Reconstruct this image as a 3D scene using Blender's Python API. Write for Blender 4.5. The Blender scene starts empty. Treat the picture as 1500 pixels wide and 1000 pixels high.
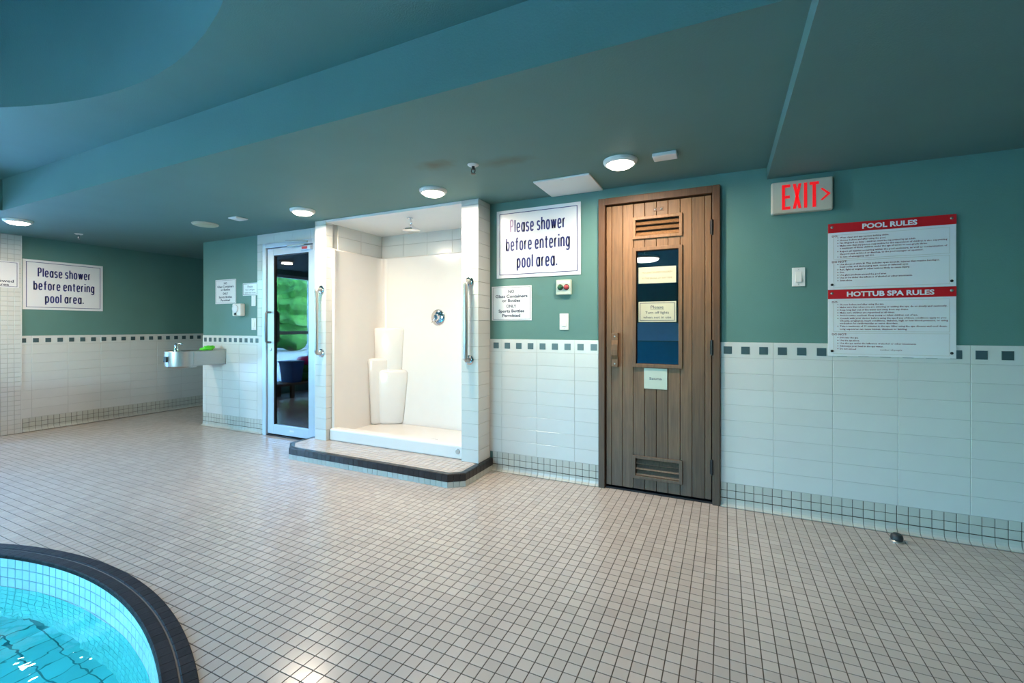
import bpy, bmesh, math, random
import numpy as np
from mathutils import Vector, Matrix
random.seed(7); PI = math.pi
SC = bpy.context.scene; COL = SC.collection

# ------------------------------------------------------------------ camera
H = 1.2
cam = bpy.data.cameras.new('camera'); camo = bpy.data.objects.new('camera', cam); COL.objects.link(camo)
F_PX, HZ, VPX = 655.0, 478.5, 1061.0
TH = math.atan((VPX - 750) / F_PX)
cam.sensor_fit = 'HORIZONTAL'; cam.sensor_width = 36.0; cam.lens = 36.0 * F_PX / 1500
cam.shift_y = -(500 - HZ) / 1500
cam.clip_start = 0.05; cam.clip_end = 200
camo.location = (0, 0, H); camo.rotation_euler = (PI / 2, 0, TH)
SC.camera = camo

# ------------------------------------------------------------------ world, daylight, exposure
SC.view_settings.view_transform = 'Standard'; SC.view_settings.look = 'None'
SC.view_settings.gamma = 1.0; SC.view_settings.use_curve_mapping = False
SC.view_settings.exposure = 0.0
SKY_STRENGTH = 9.5
LAMP_W = 25.0
wd = bpy.data.worlds.new('sky'); SC.world = wd; wd.use_nodes = True
nt = wd.node_tree; nt.nodes.clear()
sk = nt.nodes.new('ShaderNodeTexSky'); sk.sky_type = 'NISHITA'; sk.sun_disc = False
sk.sun_elevation = math.radians(38); sk.sun_rotation = math.radians(120)
bg = nt.nodes.new('ShaderNodeBackground'); bg.inputs[1].default_value = SKY_STRENGTH
wo = nt.nodes.new('ShaderNodeOutputWorld')
nt.links.new(sk.outputs[0], bg.inputs[0]); nt.links.new(bg.outputs[0], wo.inputs[0])

def portal(name, loc, rot, sx, sy):
    l = bpy.data.lights.new(name, 'AREA'); l.shape = 'RECTANGLE'; l.size = sx; l.size_y = sy
    l.cycles.is_portal = True
    o = bpy.data.objects.new(name, l); COL.objects.link(o); o.location = loc; o.rotation_euler = rot
portal('window_daylight', (-7.45, -2.80, 1.17), (0, -PI / 2, 0), 2.0, 9.2)
portal('window_daylight', (-4.15, -7.75, 1.56), (PI / 2, 0, 0), 2.9, 1.6)

# ------------------------------------------------------------------ materials
def S(r, g, b):
    f = lambda c: (c / 255 / 12.92) if c / 255 <= 0.04045 else ((c / 255 + 0.055) / 1.055) ** 2.4
    return (f(r), f(g), f(b), 1)
def mat(name, col, rough=0.5, metal=0.0, var=0.0, scale=8.0, bump=0.0, bscale=60.0, objvar=0.0, emit=0.0, coat=0.0, stretch=None, spec=None):
    m = bpy.data.materials.new(name); m.use_nodes = True
    n = m.node_tree.nodes; L = m.node_tree.links; p = n['Principled BSDF']
    p.inputs['Base Color'].default_value = col; p.inputs['Roughness'].default_value = rough
    p.inputs['Metallic'].default_value = metal; p.inputs['Coat Weight'].default_value = coat
    p.inputs['Coat Roughness'].default_value = 0.08
    if spec is not None: p.inputs['Specular IOR Level'].default_value = spec
    tc = n.new('ShaderNodeTexCoord'); mp = n.new('ShaderNodeMapping'); L.new(tc.outputs['Object'], mp.inputs[0])
    if stretch: mp.inputs['Scale'].default_value = stretch
    if var or objvar:
        no = n.new('ShaderNodeTexNoise'); no.inputs['Scale'].default_value = scale; no.inputs['Detail'].default_value = 4
        L.new(mp.outputs[0], no.inputs[0])
        hs = n.new('ShaderNodeHueSaturation'); hs.inputs['Color'].default_value = col
        mr = n.new('ShaderNodeMapRange'); mr.inputs[1].default_value = 0.25; mr.inputs[2].default_value = 0.75
        mr.inputs[3].default_value = 1 - var; mr.inputs[4].default_value = 1 + var
        L.new(no.outputs[0], mr.inputs[0]); out = mr.outputs[0]
        if objvar:
            oi = n.new('ShaderNodeObjectInfo'); ge = n.new('ShaderNodeNewGeometry')
            ad = n.new('ShaderNodeMath'); ad.operation = 'ADD'; fr = n.new('ShaderNodeMath'); fr.operation = 'FRACT'
            L.new(oi.outputs['Random'], ad.inputs[0]); L.new(ge.outputs['Random Per Island'], ad.inputs[1]); L.new(ad.outputs[0], fr.inputs[0])
            m2 = n.new('ShaderNodeMapRange'); m2.inputs[3].default_value = 1 - objvar; m2.inputs[4].default_value = 1 + objvar
            L.new(fr.outputs[0], m2.inputs[0])
            mu = n.new('ShaderNodeMath'); mu.operation = 'MULTIPLY'; L.new(out, mu.inputs[0]); L.new(m2.outputs[0], mu.inputs[1]); out = mu.outputs[0]
        L.new(out, hs.inputs['Value']); L.new(hs.outputs[0], p.inputs['Base Color'])
    if bump:
        nb = n.new('ShaderNodeTexNoise'); nb.inputs['Scale'].default_value = bscale; nb.inputs['Detail'].default_value = 3
        L.new(mp.outputs[0], nb.inputs[0]); b = n.new('ShaderNodeBump'); b.inputs['Strength'].default_value = bump
        b.inputs['Distance'].default_value = 0.004; L.new(nb.outputs[0], b.inputs['Height']); L.new(b.outputs[0], p.inputs['Normal'])
    if emit:
        p.inputs['Emission Color'].default_value = col; p.inputs['Emission Strength'].default_value = emit
    return m
PAINT = (0.102, 0.226, 0.203, 1)
M = {}
M['paint'] = mat('teal_wall_paint', PAINT, 0.55, var=0.05, scale=3, bump=0.25, bscale=160)
M['ceil'] = mat('teal_ceiling_paint', (0.112, 0.218, 0.205, 1), 0.7, var=0.05, scale=2, bump=0.3, bscale=140)
M['tile'] = mat('white_glazed_tile', (0.63, 0.64, 0.62, 1), 0.22, var=0.015, objvar=0.02)
M['grout'] = mat('pale_wall_grout', (0.42, 0.43, 0.41, 1), 0.9, var=0.05)
M['basetile'] = mat('base_tile', (0.50, 0.51, 0.46, 1), 0.3, var=0.03, objvar=0.06)
M['dgrout'] = mat('dark_grout', (0.085, 0.075, 0.062, 1), 0.95, var=0.15, scale=20)
M['floortile'] = mat('beige_floor_tile', (0.495, 0.445, 0.405, 1), 0.21, var=0.06, scale=1.2, objvar=0.07, bump=0.06, bscale=90, spec=0.8)
M['accent'] = mat('slate_accent_tile', (0.055, 0.10, 0.115, 1), 0.3, objvar=0.12, var=0.05)
M['black'] = mat('black_edge_tile', (0.016, 0.016, 0.019, 1), 0.3, objvar=0.3, var=0.2, scale=30)
M['tubcope'] = mat('charcoal_coping_tile', (0.020, 0.017, 0.019, 1), 0.7, objvar=0.25, var=0.3, scale=40, bump=0.4, bscale=220, spec=0.12)
M['copegrout'] = mat('coping_grout', (0.16, 0.15, 0.14, 1), 0.9, var=0.2)
M['pooltile'] = mat('pale_blue_pool_tile', (0.55, 0.72, 0.78, 1), 0.25, objvar=0.06, var=0.03)
M['poolfloor'] = mat('cyan_pool_tile', (0.50, 0.78, 0.82, 1), 0.35, objvar=0.08, var=0.08, scale=3)
M['poolgrout'] = mat('pool_grout', (0.24, 0.38, 0.42, 1), 0.9, var=0.05)
M['fiber'] = mat('cream_fibreglass', (0.77, 0.735, 0.70, 1), 0.16, var=0.01, bump=0.03, bscale=6)
M['shceil'] = mat('white_ceiling_board', (0.80, 0.79, 0.77, 1), 0.5, var=0.01)
M['alu'] = mat('pale_blue_aluminium', (0.52, 0.62, 0.72, 1), 0.32, metal=0.35, var=0.02)
M['steel'] = mat('brushed_stainless', (0.52, 0.51, 0.49, 1), 0.38, metal=1.0, var=0.05, scale=30, stretch=(1, 1, 12))
M['chrome'] = mat('chrome', (0.78, 0.78, 0.80, 1), 0.08, metal=1.0, var=0.01)
M['dullsteel'] = mat('dull_steel', (0.26, 0.28, 0.30, 1), 0.4, metal=0.8, var=0.05)
M['dark'] = mat('dark_metal', (0.02, 0.02, 0.022, 1), 0.4, metal=0.3, var=0.1)
M['plastic'] = mat('white_plastic', (0.74, 0.74, 0.72, 1), 0.4, var=0.02)
M['beige'] = mat('aged_cream_plastic', (0.52, 0.47, 0.38, 1), 0.45, var=0.03)
M['board'] = mat('white_sign_board', (0.76, 0.77, 0.80, 1), 0.25, var=0.01)
M['paper'] = mat('cream_notice_card', (0.52, 0.51, 0.37, 1), 0.5, var=0.04)
M['paleplate'] = mat('pale_green_plate', (0.50, 0.57, 0.49, 1), 0.4, var=0.03)
M['navy'] = mat('navy_print', (0.018, 0.022, 0.16, 1), 0.5, var=0.03)
M['muted'] = mat('muted_mauve_print', (0.36, 0.26, 0.42, 1), 0.5, var=0.1)  # paler mauve tone for the first letter of one sign
M['inkgrey'] = mat('grey_blue_print', (0.05, 0.055, 0.10, 1), 0.5, var=0.03)
M['inkpale'] = mat('faint_ochre_print', (0.36, 0.28, 0.15, 1), 0.5, var=0.05)
M['red'] = mat('red_print', (0.55, 0.008, 0.014, 1), 0.4, var=0.03)
M['maroon'] = mat('maroon_print', (0.22, 0.028, 0.045, 1), 0.5, var=0.03)
M['redlit'] = mat('lit_red_letter', (0.9, 0.006, 0.010, 1), 0.4, emit=0.55, var=0.0)
M['greenbtn'] = mat('green_button', (0.01, 0.09, 0.035, 1), 0.35, var=0.05)
M['redbtn'] = mat('red_button', (0.42, 0.05, 0.06, 1), 0.35, var=0.05)
M['sponge'] = mat('bright_green_cloth', (0.10, 0.62, 0.03, 1), 0.8, var=0.15, scale=30, bump=0.3)
M['rubber'] = mat('dark_grey_rubber', (0.03, 0.035, 0.035, 1), 0.5, var=0.1)
M['pink'] = mat('pink_vinyl', (0.75, 0.03, 0.25, 1), 0.35, var=0.05)
M['blue'] = mat('blue_vinyl', (0.05, 0.13, 0.42, 1), 0.4, var=0.05)
M['greentoy'] = mat('green_vinyl', (0.05, 0.30, 0.07, 1), 0.4, var=0.05)
M['bluewall'] = mat('blue_tiled_dado', (0.02, 0.28, 0.46, 1), 0.3, var=0.1)
M['paleblue'] = mat('pale_blue_tile_band', (0.32, 0.55, 0.78, 1), 0.4, var=0.05)
M['leaf'] = mat('leaf_green', (0.06, 0.22, 0.035, 1), 0.7, var=0.6, scale=4, bump=0.6, bscale=8)
M['bark'] = mat('bark', (0.08, 0.055, 0.035, 1), 0.9, var=0.3, scale=10)
M['patio'] = mat('pale_patio', (0.55, 0.56, 0.58, 1), 0.9, var=0.1, scale=2)
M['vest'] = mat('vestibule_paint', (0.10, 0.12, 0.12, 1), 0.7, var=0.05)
M['lampon'] = mat('lit_lamp_glass', (1.0, 0.90, 0.76, 1), 0.4, emit=16.0)
M['ring'] = mat('white_lamp_ring', (0.78, 0.76, 0.72, 1), 0.35, var=0.01)

def wood_mat(name, top, low, dark):
    m = bpy.data.materials.new(name); m.use_nodes = True
    n = m.node_tree.nodes; L = m.node_tree.links; p = n['Principled BSDF']; p.inputs['Roughness'].default_value = 0.55
    tc = n.new('ShaderNodeTexCoord'); mp = n.new('ShaderNodeMapping'); mp.inputs['Scale'].default_value = (30, 30, 1.6)
    oi = n.new('ShaderNodeObjectInfo'); cmb = n.new('ShaderNodeCombineXYZ')
    ml = n.new('ShaderNodeMath'); ml.operation = 'MULTIPLY'; ml.inputs[1].default_value = 37.0
    L.new(oi.outputs['Random'], ml.inputs[0]); L.new(ml.outputs[0], cmb.inputs[0]); L.new(ml.outputs[0], cmb.inputs[2]); L.new(cmb.outputs[0], mp.inputs['Location'])
    L.new(tc.outputs['Object'], mp.inputs[0])
    no = n.new('ShaderNodeTexNoise'); no.inputs['Scale'].default_value = 3.0; no.inputs['Detail'].default_value = 6; no.inputs['Distortion'].default_value = 0.6
    L.new(mp.outputs[0], no.inputs[0])
    # weathering: cedar turned grey by splash water at the foot of the door
    gp = n.new('ShaderNodeNewGeometry'); sx = n.new('ShaderNodeSeparateXYZ'); L.new(gp.outputs['Position'], sx.inputs[0])
    n2 = n.new('ShaderNodeTexNoise'); n2.inputs['Scale'].default_value = 5.0; n2.inputs['Detail'].default_value = 3; L.new(gp.outputs['Position'], n2.inputs[0])
    a = n.new('ShaderNodeMath'); a.operation = 'MULTIPLY_ADD'; a.inputs[1].default_value = 0.9; L.new(n2.outputs[0], a.inputs[0]); L.new(sx.outputs[2], a.inputs[2])
    mr = n.new('ShaderNodeMapRange'); mr.inputs[1].default_value = 0.45; mr.inputs[2].default_value = 1.95; L.new(a.outputs[0], mr.inputs[0])
    mx = n.new('ShaderNodeMix'); mx.data_type = 'RGBA'; mx.inputs['A'].default_value = low; mx.inputs['B'].default_value = top; L.new(mr.outputs[0], mx.inputs['Factor'])
    cr = n.new('ShaderNodeMapRange'); cr.inputs[1].default_value = 0.3; cr.inputs[2].default_value = 0.72; cr.inputs[3].default_value = 0.68; cr.inputs[4].default_value = 1.15
    L.new(no.outputs[0], cr.inputs[0])
    o2 = n.new('ShaderNodeMapRange'); o2.inputs[3].default_value = 1 - dark; o2.inputs[4].default_value = 1 + dark; L.new(oi.outputs['Random'], o2.inputs[0])
    mu = n.new('ShaderNodeMath'); mu.operation = 'MULTIPLY'; L.new(cr.outputs[0], mu.inputs[0]); L.new(o2.outputs[0], mu.inputs[1])
    hs = n.new('ShaderNodeHueSaturation'); L.new(mx.outputs['Result'], hs.inputs['Color']); L.new(mu.outputs[0], hs.inputs['Value']); L.new(hs.outputs[0], p.inputs['Base Color'])
    b = n.new('ShaderNodeBump'); b.inputs['Strength'].default_value = 0.25; b.inputs['Distance'].default_value = 0.002; L.new(no.outputs[0], b.inputs['Height']); L.new(b.outputs[0], p.inputs['Normal'])
    return m
M['wood'] = wood_mat('cedar_boards', (0.215, 0.108, 0.046, 1), (0.115, 0.084, 0.060, 1), 0.17)
M['woodtrim'] = wood_mat('cedar_trim', (0.140, 0.062, 0.025, 1), (0.10, 0.072, 0.050, 1), 0.1)

def water_mat(name, tint, ior, rough, bump, bscale):
    m = glass_mat(name, tint, ior, rough, bump, bscale); n = m.node_tree.nodes; L = m.node_tree.links
    t = next(x for x in n if x.type == 'BSDF_TRANSPARENT'); mx = next(x for x in n if x.type == 'MIX_SHADER'); b = next(x for x in n if x.type == 'BUMP')
    r = n.new('ShaderNodeBsdfRefraction'); r.inputs['Color'].default_value = tint; r.inputs['Roughness'].default_value = 0.0; r.inputs['IOR'].default_value = ior
    L.new(b.outputs[0], r.inputs['Normal']); L.new(r.outputs[0], mx.inputs[1]); n.remove(t); return m
def glass_mat(name, tint, ior, rough=0.0, bump=0.0, bscale=4.0):
    m = bpy.data.materials.new(name); m.use_nodes = True
    n = m.node_tree.nodes; L = m.node_tree.links; n.clear()
    o = n.new('ShaderNodeOutputMaterial'); mx = n.new('ShaderNodeMixShader'); fr = n.new('ShaderNodeFresnel'); fr.inputs[0].default_value = ior
    t = n.new('ShaderNodeBsdfTransparent'); t.inputs[0].default_value = tint
    g = n.new('ShaderNodeBsdfGlossy'); g.inputs['Roughness'].default_value = rough
    L.new(fr.outputs[0], mx.inputs[0]); L.new(t.outputs[0], mx.inputs[1]); L.new(g.outputs[0], mx.inputs[2]); L.new(mx.outputs[0], o.inputs[0])
    if bump:
        tc = n.new('ShaderNodeTexCoord'); nb = n.new('ShaderNodeTexNoise'); nb.inputs['Scale'].default_value = bscale; nb.inputs['Detail'].default_value = 2.5
        nb.inputs['Distortion'].default_value = 0.8
        L.new(tc.outputs['Object'], nb.inputs[0]); b = n.new('ShaderNodeBump'); b.inputs['Strength'].default_value = bump; b.inputs['Distance'].default_value = 0.05
        L.new(nb.outputs[0], b.inputs['Height']); L.new(b.outputs[0], g.inputs['Normal']); L.new(b.outputs[0], fr.inputs['Normal'])
    return m
M['winglass'] = glass_mat('cyan_tint_window_glass', (0.71, 0.915, 1.0, 1), 1.45)  # cyan tint added to colour the daylight, in place of pool bounce light
M['doorglass'] = glass_mat('tinted_door_glass', (0.45, 0.48, 0.50, 1), 1.9)
M['saunaglass'] = glass_mat('dark_blue_sauna_glass', (0.30, 0.42, 0.52, 1), 3.2)
M['water'] = water_mat('rippled_pool_water', (0.13, 0.90, 1.0, 1), 1.33, 0.02, 0.35, 3.2)

def stained(m):        # rust-brown damp marks around the sprinkler, part of the ceiling paint
    n = m.node_tree.nodes; L = m.node_tree.links; p = n['Principled BSDF']; src = p.inputs['Base Color'].links[0].from_socket
    gp = n.new('ShaderNodeNewGeometry'); prev = src
    for (cx, cy, rx, ry, amt) in ((-1.66, 2.37, .16, .10, .75), (-1.25, 2.50, .24, .09, .55)):
        s = n.new('ShaderNodeMapping'); s.vector_type = 'POINT'
        s.inputs['Scale'].default_value = (1 / rx, 1 / ry, 0); s.inputs['Location'].default_value = (-cx / rx, -cy / ry, 0)
        L.new(gp.outputs['Position'], s.inputs[0])
        ln = n.new('ShaderNodeVectorMath'); ln.operation = 'LENGTH'; L.new(s.outputs[0], ln.inputs[0])
        no = n.new('ShaderNodeTexNoise'); no.inputs['Scale'].default_value = 9; L.new(gp.outputs['Position'], no.inputs[0])
        ad = n.new('ShaderNodeMath'); ad.operation = 'ADD'; L.new(ln.outputs['Value'], ad.inputs[0]); L.new(no.outputs[0], ad.inputs[1])
        mr = n.new('ShaderNodeMapRange'); mr.inputs[1].default_value = 0.6; mr.inputs[2].default_value = 1.5; mr.inputs[3].default_value = amt; mr.inputs[4].default_value = 0
        L.new(ad.outputs[0], mr.inputs[0])
        mx = n.new('ShaderNodeMix'); mx.data_type = 'RGBA'; mx.inputs['B'].default_value = (0.085, 0.075, 0.045, 1)
        L.new(mr.outputs[0], mx.inputs['Factor']); L.new(prev, mx.inputs['A']); prev = mx.outputs['Result']
    L.new(prev, p.inputs['Base Color'])
M['soffit'] = M['ceil'].copy(); M['soffit'].name = 'stained_ceiling_paint'; stained(M['soffit'])

# ------------------------------------------------------------------ mesh helpers
class MB:
    def __init__(s): s.v = []; s.f = []
    def add(s, vs, fs):
        k = len(s.v); s.v += [tuple(p) for p in vs]; s.f += [tuple(i + k for i in f) for f in fs]; return s
    def box(s, x0, x1, y0, y1, z0, z1):
        return s.add([(x0, y0, z0), (x1, y0, z0), (x1, y1, z0), (x0, y1, z0), (x0, y0, z1), (x1, y0, z1), (x1, y1, z1), (x0, y1, z1)],
                     [(3, 2, 1, 0), (4, 5, 6, 7), (0, 1, 5, 4), (1, 2, 6, 5), (2, 3, 7, 6), (3, 0, 4, 7)])
    def prism(s, poly, z0, z1):          # poly counter-clockwise in xy
        n = len(poly); vs = [(x, y, z0) for x, y in poly] + [(x, y, z1) for x, y in poly]
        return s.add(vs, [tuple(range(n - 1, -1, -1)), tuple(range(n, 2 * n))] + [(i, (i + 1) % n, n + (i + 1) % n, n + i) for i in range(n)])
    def lathe(s, prof, c=(0, 0, 0), ax='Z', n=28):   # profile of (radius, height), closed at both ends
        vs = []
        for r, h in prof:
            for i in range(n):
                a = 2 * PI * i / n; p = (r * math.cos(a), r * math.sin(a), h)
                if ax == 'Y': p = (p[0], -h, p[1])
                if ax == 'X': p = (h, p[0], p[1])
                vs.append((p[0] + c[0], p[1] + c[1], p[2] + c[2]))
        m = len(prof); fs = [(j * n + i, j * n + (i + 1) % n, (j + 1) * n + (i + 1) % n, (j + 1) * n + i) for j in range(m - 1) for i in range(n)]
        fs += [tuple(range(n - 1, -1, -1)), tuple((m - 1) * n + i for i in range(n))]
        return s.add(vs, fs)
    def tube(s, pts, r, n=12):
        pts = [Vector(p) for p in pts]; vs = []; up = None
        for i, p in enumerate(pts):
            t = (pts[min(i + 1, len(pts) - 1)] - pts[max(i - 1, 0)]).normalized()
            if up is None: up = t.orthogonal().normalized()
            up = (up - t * up.dot(t)).normalized(); b = t.cross(up)
            rr = r[i] if isinstance(r, (list, tuple)) else r
            for k in range(n):
                a = 2 * PI * k / n; vs.append(p + (up * math.cos(a) + b * math.sin(a)) * rr)
        m = len(pts); fs = [(j * n + i, j * n + (i + 1) % n, (j + 1) * n + (i + 1) % n, (j + 1) * n + i) for j in range(m - 1) for i in range(n)]
        fs += [tuple(range(n - 1, -1, -1)), tuple((m - 1) * n + i for i in range(n))]
        return s.add(vs, fs)
    def mesh(s, name):
        me = bpy.data.meshes.new(name); me.from_pydata(s.v, [], s.f); me.update()
        bm = bmesh.new(); bm.from_mesh(me); bmesh.ops.recalc_face_normals(bm, faces=bm.faces); bm.to_mesh(me); bm.free()
        return me
def obj(name, me, m=None, parent=None, loc=(0, 0, 0), bevel=0, smooth=False, rot=None):
    if isinstance(me, MB): me = me.mesh(name)
    if m is not None and not me.materials: me.materials.append(M[m])
    o = bpy.data.objects.new(name, me); COL.objects.link(o); o.location = loc
    if rot: o.rotation_euler = rot
    if parent: o.parent = parent
    if smooth:
        me.polygons.foreach_set('use_smooth', [True] * len(me.polygons))
        if smooth == 'auto':
            me.set_sharp_from_angle(angle=math.radians(40))
    if bevel:
        b = o.modifiers.new('bevel', 'BEVEL'); b.width = bevel; b.segments = 2; b.limit_method = 'ANGLE'
    return o
def tag(o, label, cat, group=None, kind=None):
    o['label'] = label; o['category'] = cat
    if group: o['group'] = group
    if kind: o['kind'] = kind
    return o
def thing(name, label, cat, loc=(0, 0, 0), rz=0, group=None, kind=None):
    o = bpy.data.objects.new(name, None); COL.objects.link(o); o.location = loc; o.rotation_euler = (0, 0, rz); o.empty_display_size = 0.05
    return tag(o, label, cat, group, kind)
def copy_tree(o, parent=None):
    c = o.copy(); COL.objects.link(c); c.parent = parent
    for ch in list(o.children): copy_tree(ch, c)
    return c
def tile_mesh(name, w, h, t, m, bev=0.0015, joint=0.0):   # front face towards -Y, origin lower left corner at back
    x0, x1, z0, z1 = joint, w - joint, joint, h - joint; b = bev
    vs = [(x0, 0, z0), (x1, 0, z0), (x1, 0, z1), (x0, 0, z1), (x0, -t + b, z0), (x1, -t + b, z0), (x1, -t + b, z1), (x0, -t + b, z1),
          (x0 + b, -t, z0 + b), (x1 - b, -t, z0 + b), (x1 - b, -t, z1 - b), (x0 + b, -t, z1 - b)]
    fs = [(0, 1, 5, 4), (1, 2, 6, 5), (2, 3, 7, 6), (3, 0, 4, 7), (4, 5, 9, 8), (5, 6, 10, 9), (6, 7, 11, 10), (7, 4, 8, 11), (8, 9, 10, 11), (3, 2, 1, 0)]
    me = bpy.data.meshes.new(name); me.from_pydata(vs, [], fs); me.materials.append(M[m]); return me
def fill_with_hole(outer, circle, z, name, flip=False):
    bm = bmesh.new()
    def loop(pts):
        vs = [bm.verts.new((x, y, z)) for x, y in pts]
        return [bm.edges.new((vs[i], vs[(i + 1) % len(vs)])) for i in range(len(vs))]
    e = loop(outer) + loop(circle)
    bmesh.ops.triangle_fill(bm, edges=e, use_beauty=True, use_dissolve=False)
    me = bpy.data.meshes.new(name); bm.to_mesh(me); bm.free(); return me

def text_mesh(s, bold=0.0, res=3):
    cu = bpy.data.curves.new('lettering', 'FONT'); cu.body = s; cu.size = 1.0; cu.resolution_u = res; cu.offset = bold
    o = bpy.data.objects.new('lettering', cu)
    me = bpy.data.meshes.new_from_object(o); bpy.data.objects.remove(o); bpy.data.curves.remove(cu); me.name = 'lettering'; return me
def lettering(parent, s, m, x, z, cap, width=None, align='C', y=-0.001, bold=0.0, res=3, name='lettering', xs=1.0):
    """flat print on a board: cap height, optional total width; local x right, z up, front -y"""
    me = text_mesh(s, bold, res); n = len(me.vertices); co = np.empty(n * 3, 'f'); me.vertices.foreach_get('co', co); co = co.reshape(-1, 3)
    k = cap / 0.73; x0, x1 = co[:, 0].min(), co[:, 0].max()
    kx = width / (x1 - x0) if width else k * xs
    off = {'C': -(x0 + x1) / 2, 'L': -x0, 'R': -x1}[align]
    out = np.stack([(co[:, 0] + off) * kx, np.zeros(n), co[:, 1] * k], 1)
    me.vertices.foreach_set('co', out.astype('f').ravel()); me.update()
    return obj(name, me, m, parent, (x, y, z))
def arcpts(cx, cy, rx, ry, a0, a1, n=9, p=2.6):
    out = []
    for i in range(n):
        a = math.radians(a0 + (a1 - a0) * i / (n - 1)); c_, s_ = math.cos(a), math.sin(a)
        out.append((cx + rx * math.copysign(abs(c_) ** (2 / p), c_), cy + ry * math.copysign(abs(s_) ** (2 / p), s_)))
    return out
XH = .71
def glyph(ch, w=.34):
    h = XH; m = w / 2; loop = arcpts(m, h / 2, m, h / 2, 0, 360, 29); rl = arcpts(m, h / 2, m, h / 2, 0, 360, 29, 2.0)
    G = {'o': (w, [loop]), 'a': (w, [rl, [(w, -.04), (w, h + .04)]]), 'l': (0, [[(0, 0), (0, 1)]]), 'b': (w, [[(0, -.03), (0, 1)], rl]), 'p': (w, [[(0, -.27), (0, h + .03)], rl]),
         'e': (w, [arcpts(m, h / 2, m, h / 2, 0, 325, 25), [(0, h * .5), (w, h * .5)]]),
         'h': (w, [[(0, 0), (0, 1)], [(0, h * .6)] + arcpts(m, h * .6, m, h * .4, 180, 0, 13)[1:] + [(w, 0)]]),
         'n': (w, [[(0, 0), (0, h)], [(0, h * .6)] + arcpts(m, h * .6, m, h * .4, 180, 0, 13)[1:] + [(w, 0)]]),
         'r': (w * .6, [[(0, 0), (0, h)], [(0, h * .55)] + arcpts(w * .62, h * .58, w * .62, h * .42, 180, 92, 8)[1:]]),
         's': (w * .86, [arcpts(w * .43, h * .76, w * .43, h * .24, 25, 270, 14, 2.2)[:-1] + arcpts(w * .43, h * .26, w * .43, h * .26, 90, -155, 14, 2.2)]),
         'w': (w * 1.6, [[(0, h), (w * .42, 0)], [(w * .38, 0), (w * .80, h)], [(w * .80, h), (w * 1.22, 0)], [(w * 1.18, 0), (w * 1.6, h)]]),
         'P': (w, [[(0, 0), (0, 1)], [(0, 1)] + arcpts(w * .5, .74, w * .5, .26, 90, -90, 13) + [(0, .48)]]),
         'f': (w * .8, [[(w * .85, .98)] + arcpts(w * .74, .82, w * .38, .16, 90, 180, 7) + [(w * .36, 0)], [(-w * .1, h - .03), (w * .88, h - .03)]]),
         't': (w * .8, [[(w * .36, .93), (w * .36, .16)] + arcpts(w * .72, .17, w * .36, .16, 180, 270, 7)[1:], [(-w * .1, h - .03), (w * .86, h - .03)]]),
         'i': (0, [[(0, 0), (0, h)], [(0, .88), (0, 1)]]), '.': (.03, [[(.015, -.005), (.015, .12)]]),
         'g': (w, [rl, [(w, h + .03), (w, -.08)] + arcpts(m, -.08, m, .19, 0, -150, 10)[1:]])}
    return G[ch]
def stroke_line(parent, s_, m, x, z, cap, width, y, first=None, sw=.155, gap=.13):
    """one line of bold condensed print centred on x; the letters listed in first get their own material"""
    pen = 0.0; polys = []
    for ch in s_:
        if ch == ' ': pen += .26; continue
        gw, st_ = glyph(ch); polys.append((ch, [[(pen + a, b) for a, b in pl] for pl in st_])); pen += gw + sw + gap
    tot = pen - gap; k = width / tot; 
    for part, mm in ((0, first), (1, None)):
        b = MB()
        for n_, (ch, pls) in enumerate(polys):
            if first and (n_ == 0) != (part == 0): continue
            if not first and part == 0: continue
            for pl in pls:
                P = [Vector((x + (a + sw / 2) * k - width / 2, z + c_ * cap)) for a, c_ in pl]; hw = sw * (k + cap) / 4; L_, R2 = [], []
                for i, p in enumerate(P):
                    d0 = (P[i] - P[i - 1]).normalized() if i else (P[1] - P[0]).normalized(); d1 = (P[i + 1] - P[i]).normalized() if i < len(P) - 1 else d0
                    t_ = (d0 + d1); t_ = t_.normalized() if t_.length > 1e-6 else d1; nrm = Vector((-t_.y, t_.x)); ms = min(1.6, 1 / max(.3, nrm.dot(Vector((-d1.y, d1.x)))))
                    L_.append(p + nrm * hw * ms); R2.append(p - nrm * hw * ms)
                q = len(P); b.add([(v.x, y, v.y) for v in L_] + [(v.x, y, v.y) for v in R2], [(i, i + 1, q + i + 1, q + i) for i in range(q - 1)])
        if b.v: obj('lettering', b, mm or m, parent)
def border(parent, m, x0, x1, z0, z1, w, y=-0.001):
    b = MB()
    for (a0, a1, c0, c1) in ((x0, x1, z0, z0 + w), (x0, x1, z1 - w, z1), (x0, x0 + w, z0 + w, z1 - w), (x1 - w, x1, z0 + w, z1 - w)):
        b.box(a0, a1, y, y + 0.0006, c0, c1)
    return obj('border', b, m, parent)

# ------------------------------------------------------------------ dimensions of the place
D = 3.33            # wall with the sauna door
XL = -7.2           # side wall beyond the drinking fountain
ZC, ZLOW, ZUP = 2.232, 2.155, 2.507
YB, XB = 1.646, -5.79        # inner edge of the dropped soffit
TC, TR = (-2.74, -1.54), 2.70   # round hot tub
XR, YR = 4.2, -7.5
FP = 0.0525         # floor tile pitch

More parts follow.
